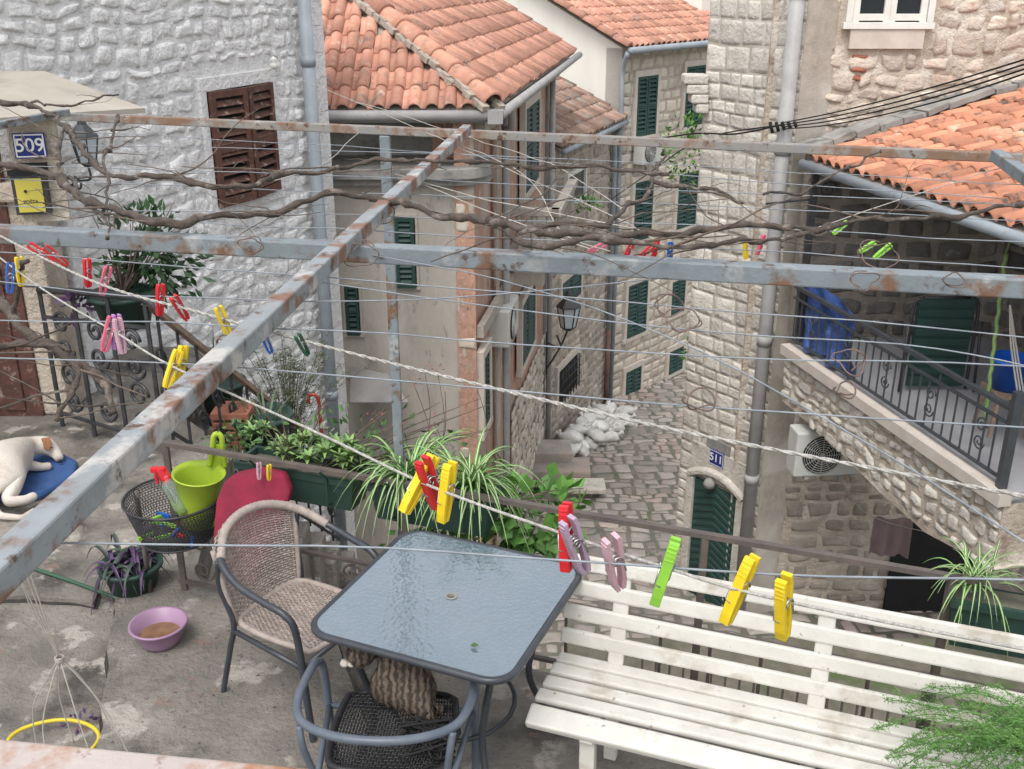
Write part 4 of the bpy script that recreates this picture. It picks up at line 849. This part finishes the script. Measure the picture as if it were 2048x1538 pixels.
# ================= SMALL TERRACE THINGS
p=gz(322,1285,.07);b=B();b.lathe(p,[(0,.0),(.075,.0),(.095,.03),(.118,.095),(.128,.1),(.126,.108),(.114,.104),(.09,.04),(.07,.015),(0,.012)],40)
BW=b.obj('bowl','bowl',label='mauve plastic bowl with muddy water on the floor',cat='bowl')
b=B();b.lathe(p,[(0,.045),(.094,.045)],30);b.obj('water','mud_water',BW)
pb=gz(305,1208,.0);bs_=top('basket_stand',pb,'black mesh basket standing on a thin metal pole','basket')
b=B();b.tube([pb,pb+Z*.62],.012,10);b.obj('pole','rail_iron',bs_)
b=B();rc_=gy(345,985,4.2);rc_=V((rc_.x,rc_.y,0));zr=.63
for k in range(19):
    t=k/18;r_=.16+.06*t;b.tube([rc_+V((r_*math.cos(a),r_*math.sin(a),zr-.2+.2*t)) for a in [j*math.tau/36 for j in range(36)]],.0018 if 0<k<18 else .006,5,cl=True)
for j in range(80):
    a=j*math.tau/80
    for sg in (-1,1): b.tube([rc_+V(((.16+.06*t)*math.cos(a+sg*t*.35),(.16+.06*t)*math.sin(a+sg*t*.35),zr-.2+.2*t)) for t in (0,.5,1)],.0014,4)
b.lathe(rc_+Z*(zr-.2),[(0,0),(.16,0)],24);b.obj('basket','black_iron',bs_)
rr=random.Random(3)
for k in range(14):
    c_=rr.choice(['red','blue','pink','red','lime','blue'])
    b=B();q=rc_+V((rr.uniform(-.12,.12),rr.uniform(-.12,.1),zr-.185+rr.uniform(0,.05)));an=rr.random()*3;ax_=V((math.cos(an),math.sin(an),.1)).normalized();b.bar(q-ax_*.037,q+ax_*.037,.011,.008);b.bar(q-ax_*.037+Z*.01,q+ax_*.037+Z*.004,.011,.006)
    b.obj('clothes_peg','peg_'+c_,label='loose clothes peg lying in the mesh basket',cat='clothes peg',group='clothes pegs in the basket')
gb=rc_+V((.105,.0,zr-.13));tl=V((.12,-.05,1)).normalized();ax_=V((1,0,-.12)).normalized();ay_=tl.cross(ax_)
b=B();b.lathe(gb,[(0,.0),(.08,.0),(.092,.1),(.112,.25),(.12,.255),(.115,.26),(.102,.235),(.08,.02)],28,0,ax_,ay_,tl)
for sgn in (-1,1): b.tube(cr([gb+tl*.25+ax_*(.06+sgn*.038)+ay_*.085,gb+tl*.33+ax_*(.06+sgn*.024)+ay_*.09,gb+tl*.40+ax_*(.06+sgn*.018)+ay_*.09,gb+tl*.42+ax_*.06+ay_*.09],6),.013,8)
b.bar(gb+tl*.23+ax_*.06+ay_*.095,gb+tl*.36+ax_*.06+ay_*.095,.055,.006,up=ay_)
b.obj('peg_bucket','lime_plastic',label='lime green plastic bucket with handle in the mesh basket',cat='bucket')
sb=rc_+V((.02,-.07,zr-.04));SBT=top('spray_bottle',sb,'clear spray bottle with red trigger head','spray bottle')
sx=V((-.45,.1,1)).normalized();s1_=sx.orthogonal().normalized();s2_=sx.cross(s1_)
b=B();b.lathe(sb+V((.05,0,0)),[(0,0),(.035,0),(.038,.04),(.033,.09),(.038,.14),(.02,.17),(.015,.19)],20,0,s1_,s2_,sx);b.obj('bottle','clear',SBT)
b=B();hd=sb+V((.05,0,0))+sx*.2;b.box(hd,.022,.014,.028,s1_,s2_,sx);b.bar(hd+sx*.02-X*.045,hd+sx*.02+X*.02,.024,.024);b.bar(hd-X*.035,hd-X*.03-Z*.05,.012,.014,up=Y);b.lathe(hd-sx*.045,[(.02,0),(.021,.025),(.012,.03)],14,0,s1_,s2_,sx);b.obj('trigger','peg_red',SBT,bev=.003)
b=B();b.tube(cr([gz(-40,1108,.04),gz(60,1135,.045),(gz(150,1165,.045)),gz(236,1197,.06)],6),.009,8)
b.obj('garden_hose','green_hose',label='dark green garden hose lying on the terrace',cat='hose')
b=B();c_=gz(105,1500,.02);b.tube([c_+V((.17*math.cos(a)*(1+.06*math.sin(3*a)),.14*math.sin(a),.02+.02*k/40)) for k,a in ((k,k*.1-.5) for k in range(42))],.008,8);b.obj('hose_coil','yellow_hose',label='coil of yellow hose on the terrace floor',cat='hose')
b=B();a0=gz(30,1097,PZ-.02);kn=a0+V((.015,.02,-.16))
for k in range(4): b.tube(cr([a0+V((.006*k-.01,0,0)),a0.lerp(kn,.5)+V((rr.uniform(-.012,.012),0,0)),kn],6),.0008,5)
for k in range(6):
    a=k*1.05;b.tube(cr([kn,kn+V((.02*math.cos(a),.015*math.sin(a),-.03)),kn+V((.045*math.cos(a),.03*math.sin(a),-.08)),kn+V((.06*math.cos(a)+.01,.04*math.sin(a),-.15-.05*rr.random()))],6),.0008,5)
for k in range(3): b.tube([kn+V((.005*math.cos(t),.005*math.sin(t),-.003+.002*k)) for t in [j*.8 for j in range(8)]],.0011,5,cl=True)
b.obj('string_tangle','string',label='tangle of pale nylon string hanging from the pergola',cat='string')
# ================= PLANTS
def leaves(b,c,rr3,n,sz_,seed=0,m=0,shell=.5,asp=.5):
    r=random.Random(seed);c=V(c);k=0
    while k<n:
        d=V((r.gauss(0,1),r.gauss(0,1),r.gauss(0,1))).normalized();q=r.uniform(shell,1);p=V((d.x*rr3[0],d.y*rr3[1],d.z*rr3[2]))*q
        if noise.noise((c+p)*5+V((seed,0,0)))<-.12 and r.random()<.8:
            k+=.3;continue
        k+=1;dr=(d+V((r.gauss(0,.5),r.gauss(0,.5),r.gauss(0,.5)))).normalized();sd=dr.cross(V((r.gauss(0,1),r.gauss(0,1),1))).normalized();nn=dr.cross(sd);s=sz_*r.uniform(.6,1.3);o=c+p
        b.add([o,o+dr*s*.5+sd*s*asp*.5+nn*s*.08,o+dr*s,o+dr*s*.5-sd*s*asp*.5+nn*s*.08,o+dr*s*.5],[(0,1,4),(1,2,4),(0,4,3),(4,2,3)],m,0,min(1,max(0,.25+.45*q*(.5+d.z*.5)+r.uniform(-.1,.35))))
def stems(b,base,c,rr3,n,seed,r0=.005,m=1):
    r=random.Random(seed)
    for k in range(n):
        e=c+V((r.uniform(-1,1)*rr3[0],r.uniform(-1,1)*rr3[1],r.uniform(-.3,1)*rr3[2]))*.8;b.tube(cr([base,base.lerp(e,.5)+V((r.uniform(-.03,.03),r.uniform(-.03,.03),.02)),e],4),[r0*(1-.08*j) for j in range(9)],5,m=m)
def blade(b,o,d,L,w,droop,m0,m1,t=.5,n=8,rise=.6):
    d=V((d[0],d[1],0)).normalized();sd=d.cross(Z);vs=[]
    for i in range(n+1):
        q=i/n;ww=w*math.sin(math.pi*min(.97,.12+q*.88))**.6*(1-q*.6)
        p=o+d*L*(q*.75)+Z*L*(rise*q*1.5-droop*q*q*1.5)
        vs+=[p-sd*ww+Z*ww*.4,p-sd*ww*.35,p+sd*ww*.35,p+sd*ww+Z*ww*.4]
    for k,mm in ((0,m0),(1,m1),(2,m0)): 
        b.add([v for i in range(n+1) for v in (vs[i*4+k],vs[i*4+k+1])],[(2*i,2*i+1,2*i+3,2*i+2) for i in range(n)],mm,1,t)
def spider(c,n,L,seed,w=.009):
    r=random.Random(seed);b=B()
    for k in range(n):
        a=r.random()*math.tau;blade(b,c+V((r.uniform(-.04,.04),r.uniform(-.04,.04),0)),(math.cos(a),math.sin(a)),L*r.uniform(.6,1.1),w,r.uniform(.5,1.1),0,1,r.random(),rise=r.uniform(.5,1.0))
    return b
o_r=V((rA.x,rA.y,0))
def trough(u0,u1,v,y_off,h,lab):
    a=gz(u0,v,.80);c=gz(u1,v+(u1-u0)*.17,.80);s0=(a-o_r).dot(rd);s1=(c-o_r).dot(rd);m_=o_r+rd*((s0+s1)/2)+rn*y_off+Z*(.80-h/2);hw=(s1-s0)/2
    b=B()
    n8=lambda kx,ky,z:[m_+rd*(hw*kx*sx)+rn*(.085*ky*sy)+Z*z for sx,sy in ((-1,-1),(1,-1),(1,1),(-1,1))]
    lv=[n8(.93,.8,-h/2),n8(1,1,h/2-.03),n8(1.03,1.12,h/2-.03),n8(1.03,1.12,h/2),n8(.97,.9,h/2),n8(.96,.88,h/2-.03)]
    for A,Bv in zip(lv,lv[1:]): b.add(A+Bv,[(i,(i+1)%4,(i+1)%4+4,i+4) for i in range(4)])
    b.add(lv[0],[(3,2,1,0)]);b.add(lv[-1],[(0,1,2,3)],1)
    for sx in (-.6,.6):
        q=m_+rd*hw*sx;b.tube([q-rn*y_off*1.3+Z*(h/2+.06),q-rn*.1+Z*(h/2),q-rn*.105-Z*h*.3,q-Z*h*.52],.006,6)
    b.obj('planter',['pot_green','earth'],label=lab,cat='planter',group='planters hung on the railing',bev=.006);return m_+Z*h/2,hw
t1,h1_=trough(455,690,935,.12,.16,'long dark green planter with succulents');t2,h2=trough(722,962,985,.12,.17,'dark green planter with striped spider plants');t3,h3=trough(1905,2160,1172,.02,.2,'dark green planter with a spider plant')
b=B();r=random.Random(8)
for k in range(28):
    c=t1+rd*r.uniform(-h1_,h1_)+rn*r.uniform(-.06,.08)+Z*r.uniform(0.02,.11)
    for j in range(16):
        a=j*2.4;blade(b,c,(math.cos(a),math.sin(a)),(.035+.028*(16-j)/16)*r.uniform(.8,1.2)*1.3,.013,.35,0,0,r.random(),n=3,rise=.25+.05*j)
b.obj('succulent','leaf_lime',label='light green rosette succulents in a railing planter',cat='plant')
for q_,sd in ((-.5,1),(.6,2)):
    b=spider(t2+rd*h2*q_,100,.40,sd);b.obj('spider_plant',['leaf_fern','leaf_stripe'],label='striped spider plant arching over the railing planter',cat='plant')
b=spider(t3+rd*-.13+Z*.01,46,.27,5,.006);b.obj('spider_plant',['leaf_fern','leaf_stripe'],label='thin leaved spider plant in the end planter',cat='plant')
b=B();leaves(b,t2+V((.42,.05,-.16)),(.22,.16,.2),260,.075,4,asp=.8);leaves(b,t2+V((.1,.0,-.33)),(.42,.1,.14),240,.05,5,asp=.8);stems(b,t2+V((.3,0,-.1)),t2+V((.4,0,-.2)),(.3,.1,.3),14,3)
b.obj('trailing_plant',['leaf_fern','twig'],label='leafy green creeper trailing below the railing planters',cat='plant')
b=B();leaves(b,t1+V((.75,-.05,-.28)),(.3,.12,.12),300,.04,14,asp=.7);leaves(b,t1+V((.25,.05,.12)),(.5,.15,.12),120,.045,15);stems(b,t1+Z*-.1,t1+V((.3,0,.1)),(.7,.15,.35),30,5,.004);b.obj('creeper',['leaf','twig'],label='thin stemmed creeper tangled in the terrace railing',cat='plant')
b=B();r=random.Random(33)
for k in range(9):
    o=t1+V((r.uniform(.1,.9),r.uniform(.1,.5),-.2));e=o+V((r.uniform(-.1,.1),r.uniform(0,.2),r.uniform(.25,.45)));b.tube(cr([o,o.lerp(e,.5)+V((.03,0,0)),e],4),.002,5,m=1)
    leaves(b,e,(.04,.04,.03),8,.018,k)
b.obj('flowering_stems',['flower','twig'],label='thin stems with small reddish flowers behind the railing',cat='plant')
def pot(name,c,r,h,mat,lab):
    b=B();b.lathe(c,[(0,0),(r*.72,0),(r*.95,h*.88),(r*1.08,h*.88),(r*1.08,h),(r*.95,h),(r*.92,h*.9),(0,h*.9)],28,0);return b.obj(name,[mat],label=lab,cat='plant pot')
c=gy(250,620,6.3);pot('plant_pot',c-Z*.1,.2,.22,'pot_green','dark green pot hung by the landing railing')
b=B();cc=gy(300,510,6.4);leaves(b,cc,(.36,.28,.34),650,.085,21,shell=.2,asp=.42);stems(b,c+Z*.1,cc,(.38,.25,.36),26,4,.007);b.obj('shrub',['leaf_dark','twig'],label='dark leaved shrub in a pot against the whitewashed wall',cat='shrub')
b=B();c=gy(155,612,6.2);leaves(b,c,(.1,.08,.08),70,.06,22);b.obj('trailing_plant',['leaf_purple'],label='purple leaved plant hanging on the landing railing',cat='plant')
c=gy(448,822,7.0);pot('plant_pot',c,.17,.24,'pot_green','dark green round pot by the stairs')
b=B();r=random.Random(9)
for k in range(34): a=r.random()*math.tau;blade(b,gy(430,752,7.0),(math.cos(a),math.sin(a)),.36*r.uniform(.6,1),.008,.5,0,0,r.random(),rise=r.uniform(.5,1.1))
b.obj('spiky_plant','leaf_dark',label='dark spiky leaved plant in a round pot',cat='plant')
c=gy(530,905,6.6);pot('plant_pot',c,.2,.3,'pot_green','large dark pot with a yucca')
b=B()
for k in range(40): a=r.random()*math.tau;blade(b,gy(535,870,6.6),(math.cos(a),math.sin(a)),.42*r.uniform(.6,1),.010,.4,0,0,r.random(),rise=r.uniform(.4,1.1))
b.obj('yucca_plant','leaf_sage',label='grey green yucca behind the railing',cat='plant')
def sprigs(b,base,h,n,seed,sp=.25,nl=.022,m=0,dn=26):
    r=random.Random(seed)
    for k in range(n):
        e=base+V((r.gauss(0,sp),r.gauss(0,sp*.7),h*r.uniform(.5,1)));P=cr([base,base.lerp(e,.5)+V((0,0,h*.1)),e],5);b.tube(P,.0025,4,m=1)
        for j in range(dn):
            p=P[min(len(P)-1,int((.25+.75*j/dn)*len(P)))]+V([r.uniform(-.02,.02) for _ in range(3)]);d=V((r.gauss(0,1),r.gauss(0,1),r.uniform(-.2,1))).normalized()*nl*r.uniform(.7,1.4);s=d.cross(V((r.random(),r.random(),r.random()))).normalized()*.0035;b.add([p-s,p+s,p+d],[(0,1,2)],m,0,r.random())
c=gy(585,900,7.3);b=B();sprigs(b,c,.95,48,4,.22,.05,dn=60);b.obj('rosemary_bush',['leaf_sage','twig'],label='tall feathery rosemary bush by the downpipe',cat='shrub')
for (u,v,yy,sd) in ((470,880,6.0,51),(620,890,6.2,52),(690,905,5.8,53),(600,940,5.2,54),(1000,1010,4.6,55)):
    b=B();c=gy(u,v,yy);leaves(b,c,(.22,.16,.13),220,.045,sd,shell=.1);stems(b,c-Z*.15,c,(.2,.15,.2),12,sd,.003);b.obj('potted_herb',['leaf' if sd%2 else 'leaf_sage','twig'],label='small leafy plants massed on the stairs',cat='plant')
b=B();c=gy(470,850,6.6)
for k in range(4): b.box(c+V((0,0,-.1+.07*k)),.13,.12,.025)
b.obj('plastic_crate','terracotta',label='red brown crate by the plant pots',cat='crate',bev=.005)
b=B();c=gy(640,830,7.2);b.tube(cr([c+Z*-.35,c,c+Z*.1,c+V((-.02,0,.16)),c+V((-.07,0,.16)),c+V((-.08,0,.1))],5),.014,8);b.obj('umbrella','umbrella_red',label='red curved umbrella handle standing by the wall',cat='umbrella')
c=gz(270,1185,.03);pot('plant_pot',c,.14,.17,'pot_green','dark green pot with purple trailing plant')
b=B();r=random.Random(10)
for k in range(70):
    a=r.random()*math.tau;o=c+V((r.uniform(-.1,.1),r.uniform(-.1,.1),.16));blade(b,o,(math.cos(a),math.sin(a)),.22*r.uniform(.5,1.3),.014,.9,0 if r.random()<.6 else 1,0,r.random(),rise=r.uniform(.3,.9))
b.obj('purple_plant',['leaf_purple','leaf_dark'],label='purple heart plant spilling from a pot',cat='plant')
b=B();leaves(b,gz(160,1440,.03),(.06,.05,.02),16,.03,7);b.obj('fallen_petals','leaf_purple',label='small purple petals on the floor',cat='petals')
c=gz(2150,1600,.50);pot('plant_pot',c-Z*.05,.1,.13,'pot_green','small green pot with asparagus fern on the bench')
b=B();r=random.Random(12)
for k in range(44):
    a=r.uniform(1.7,3.3);L=r.uniform(.2,.6);d=V((math.cos(a),math.sin(a)*.8,0));P=cr([c+Z*.1,c+d*L*.4+Z*(.1+r.uniform(.05,.12)),c+d*L*.8+Z*(.1+r.uniform(.0,.12)),c+d*L*1.1+Z*r.uniform(.0,.12)],7);b.tube(P,.0015,4)
    for j in range(2,len(P)):
        for q in range(11):
            dd=V((r.gauss(0,1),r.gauss(0,1),r.gauss(0,.6)+.2)).normalized()*r.uniform(.012,.03);p=P[j]+V([r.uniform(-.01,.01) for _ in range(3)]);s=dd.orthogonal().normalized()*.0015;b.add([p-s,p+s,p+dd],[(0,1,2)],0,0,r.random())
b.obj('asparagus_fern','leaf_fern',label='bright green asparagus fern spilling over the bench',cat='plant')
for (u,v,yy,rx,nn) in ((1370,300,17,(.35,.3,.6),260),(1165,408,19,(.3,.2,.14),120),(1385,700,19,(.2,.3,.3),60)):
    b=B();leaves(b,gy(u,v,yy),rx,nn,.11,int(u));b.obj('wall_plant','leaf_fern',label='green plants on a ledge above the lane',cat='plant')
b=B();r=random.Random(77)
for k in range(60):
    y=r.uniform(13,20);x=.6+r.uniform(.0,1.8)+ (y-13)*.15;leaves(b,V((x,y,sz(y)+.02)),(.12,.1,.03),6,.04,k,m=0)
b.obj('weeds','leaf',kind='stuff',label='weeds growing between the cobbles',cat='weeds')
# ================= ANIMALS
def skin(name,vs,es,rs,mat,parent=None,label=None,cat=None,sub=2,fur=0,fl=.01):
    me=bpy.data.meshes.new('s');me.from_pydata([V(v) for v in vs],es,[]);o=bpy.data.objects.new('s',me);bpy.context.collection.objects.link(o)
    o.modifiers.new('k','SKIN')
    for i,r_ in enumerate(rs): d=me.skin_vertices[0].data[i];d.radius=(r_,r_);d.use_root=(i==0)
    m=o.modifiers.new('u','SUBSURF');m.levels=sub;m.render_levels=sub
    dg=bpy.context.evaluated_depsgraph_get();dg.update();nm_=bpy.data.meshes.new_from_object(o.evaluated_get(dg))
    b=B();b.add([V(v.co) for v in nm_.vertices],[tuple(p.vertices) for p in nm_.polygons],0,1);bpy.data.objects.remove(o)
    ob=b.obj(name,mat,parent,label=label,cat=cat)
    if fur:
        r=random.Random(2);f=B();back=(V(vs[0])-V(vs[2])).normalized()
        pol=[p for p in nm_.polygons];ar=[p.area for p in pol]
        for p in r.choices(pol,weights=ar,k=fur):
            c_=[nm_.vertices[i].co for i in p.vertices];w=[r.random() for _ in c_];sw=sum(w);q=sum((V(x)*y for x,y in zip(c_,w)),V((0,0,0)))/sw
            nr=V(p.normal);t=(back-nr*back.dot(nr))*.9+nr*.4+V((r.gauss(0,.2),r.gauss(0,.2),r.gauss(0,.2)));t.normalize();sd=t.cross(nr)
            if sd.length<1e-4:continue
            sd=sd.normalized()*fl*.07;f.add([q-sd,q+sd,q+t*fl*r.uniform(.6,1.2)],[(0,1,2)],0,1)
        f.obj('fur',mat,ob)
    return ob
g=gz
b=B();P=[g(60,925,.01),g(120,915,.01),g(158,935,.01),g(150,965,.01),g(75,1005,.01),g(-60,1010,.01),g(-60,930,.01)];b.prism(P,Z*.05);b.obj('dog_cushion','blue_cloth',label='flat blue cushion under the sleeping dog',cat='cushion',bev=.02)
dv=[g(-20,968,.21),g(-5,925,.23),g(25,905,.22),g(58,893,.17),g(92,888,.16),g(112,905,.11),g(120,920,.085), g(30,962,.15),g(14,1005,.11),g(52,1000,.095),g(72,990,.09), g(52,930,.12),g(82,934,.09),g(104,932,.08), g(-30,1000,.14),g(0,1032,.09),g(45,1036,.06),g(70,1018,.06), g(-70,940,.22)]
de_=[(1,0),(1,2),(2,3),(3,4),(4,5),(5,6),(0,7),(7,8),(8,9),(9,10),(2,11),(11,12),(12,13),(0,14),(14,15),(15,16),(16,17),(0,18)]
dog=skin('dog',dv,de_,[.15,.155,.125,.06,.074,.04,.026,.085,.036,.028,.028,.04,.026,.026,.04,.022,.018,.012,.13],'dog_fur',label='white mottled dog sleeping curled on a blue cushion',cat='dog')
hd0=dv[4];tc_=(C-hd0).normalized();rt=V((1,0,0));ud=rt.cross(-tc_).normalized();ud=ud if ud.z>0 else -ud
b=B();q=hd0+tc_*.062+ud*.022;vs=[q+rt*-.032+ud*.012,q+rt*.02+ud*.02,q+rt*.036-ud*.02,q+rt*.02-ud*.066,q+rt*-.012-ud*.05];b.prism(vs,tc_*.012);b.obj('ear','dog_ear',dog,bev=.005)
b=B();q=dv[6]+tc_*.018-ud*.008;b.lathe(q,[(0,-.011),(.011,-.006),(.013,0),(.007,.009),(0,.011)],10);b.obj('nose','black',dog)
b=B();q=dv[4].lerp(dv[5],.45)+tc_*.055;b.tube([q-rt*.012,q+ud*.002,q+rt*.012],.0032,6);b.obj('eye','black',dog)
cc=V((ch2[0]+.005,2.93,0))
cv=[cc+V((.03,.0,.52)),cc+V((.02,.07,.60)),cc+V((-.01,.14,.65)),cc+V((-.07,.15,.655)),g(712,1312,.64),g(697,1320,.62), cc+V((.10,.08,.48)),cc+V((.10,.16,.45)),cc+V((-.06,.08,.48)),cc+V((-.07,.16,.45)), cc+V((.02,.2,.55)),cc+V((.02,.21,.45)),cc+V((-.06,.22,.55)),cc+V((-.07,.23,.45)), cc+V((.12,-.03,.47)),cc+V((.16,.03,.455))]
ce=[(0,1),(1,2),(2,3),(3,4),(4,5),(0,6),(6,7),(0,8),(8,9),(2,10),(10,11),(2,12),(12,13),(0,14),(14,15)]
catb=skin('cat',cv,ce,[.095,.085,.075,.055,.05,.028,.05,.022,.05,.022,.03,.018,.03,.018,.02,.015],'cat_fur',label='tabby cat sitting on the black chair under the table',cat='cat',fur=14000,fl=.014)
h=cv[4]
for q in (-1,1):
    b=B();e=h+V((q*.03-.0,.0,.04));b.add([e+V((-.014,0,-.012)),e+V((.014,0,-.012)),e+V((0,.012,-.01)),e+V((q*.008,0,.028))],[(0,1,3),(1,2,3),(2,0,3)]);b.obj('ear','cat_fur',catb)
b=B();q=cv[5];
for k in (-1,1): b.lathe(q+V((k*.012,-.012,-.004)),[(0,-.016),(.014,-.008),(.017,0),(.012,.01),(0,.014)],10)
b.obj('muzzle','cat_white',catb)
# ================= CAMERA, LIGHT
cam=bpy.data.cameras.new('camera');co=bpy.data.objects.new('camera',cam);bpy.context.collection.objects.link(co);co.location=C;co.rotation_euler=(math.pi/2-PI_,0,0)
cam.sensor_width=36;cam.lens=36*F/2048;cam.clip_start=.02;cam.clip_end=2000;sc.camera=co
w=bpy.data.worlds.new('World');sc.world=w;w.use_nodes=True;nt=w.node_tree;sky=nt.nodes.new('ShaderNodeTexSky');sky.sky_type='NISHITA';sky.sun_disc=False
sky.sun_elevation=rad(60);sky.sun_rotation=rad(200);sky.air_density=1.3;sky.dust_density=3
hs_=nt.nodes.new('ShaderNodeHueSaturation');hs_.inputs['Saturation'].default_value=.24;hs_.inputs['Value'].default_value=1.75;nt.links.new(sky.outputs[0],hs_.inputs['Color']);nt.links.new(hs_.outputs[0],nt.nodes['Background'].inputs['Color']);nt.nodes['Background'].inputs['Strength'].default_value=.15
sl=bpy.data.lights.new('sun','SUN');sl.energy=1.5;sl.angle=rad(28);sl.color=(1,.96,.9);so=bpy.data.objects.new('sun',sl);bpy.context.collection.objects.link(so)
el,ro=rad(60),rad(200);dirv=V((math.sin(ro)*math.cos(el),math.cos(ro)*math.cos(el),math.sin(el)));so.rotation_euler=dirv.to_track_quat('Z','Y').to_euler()
sc.view_settings.view_transform='Standard';sc.view_settings.look='None';sc.view_settings.exposure=0
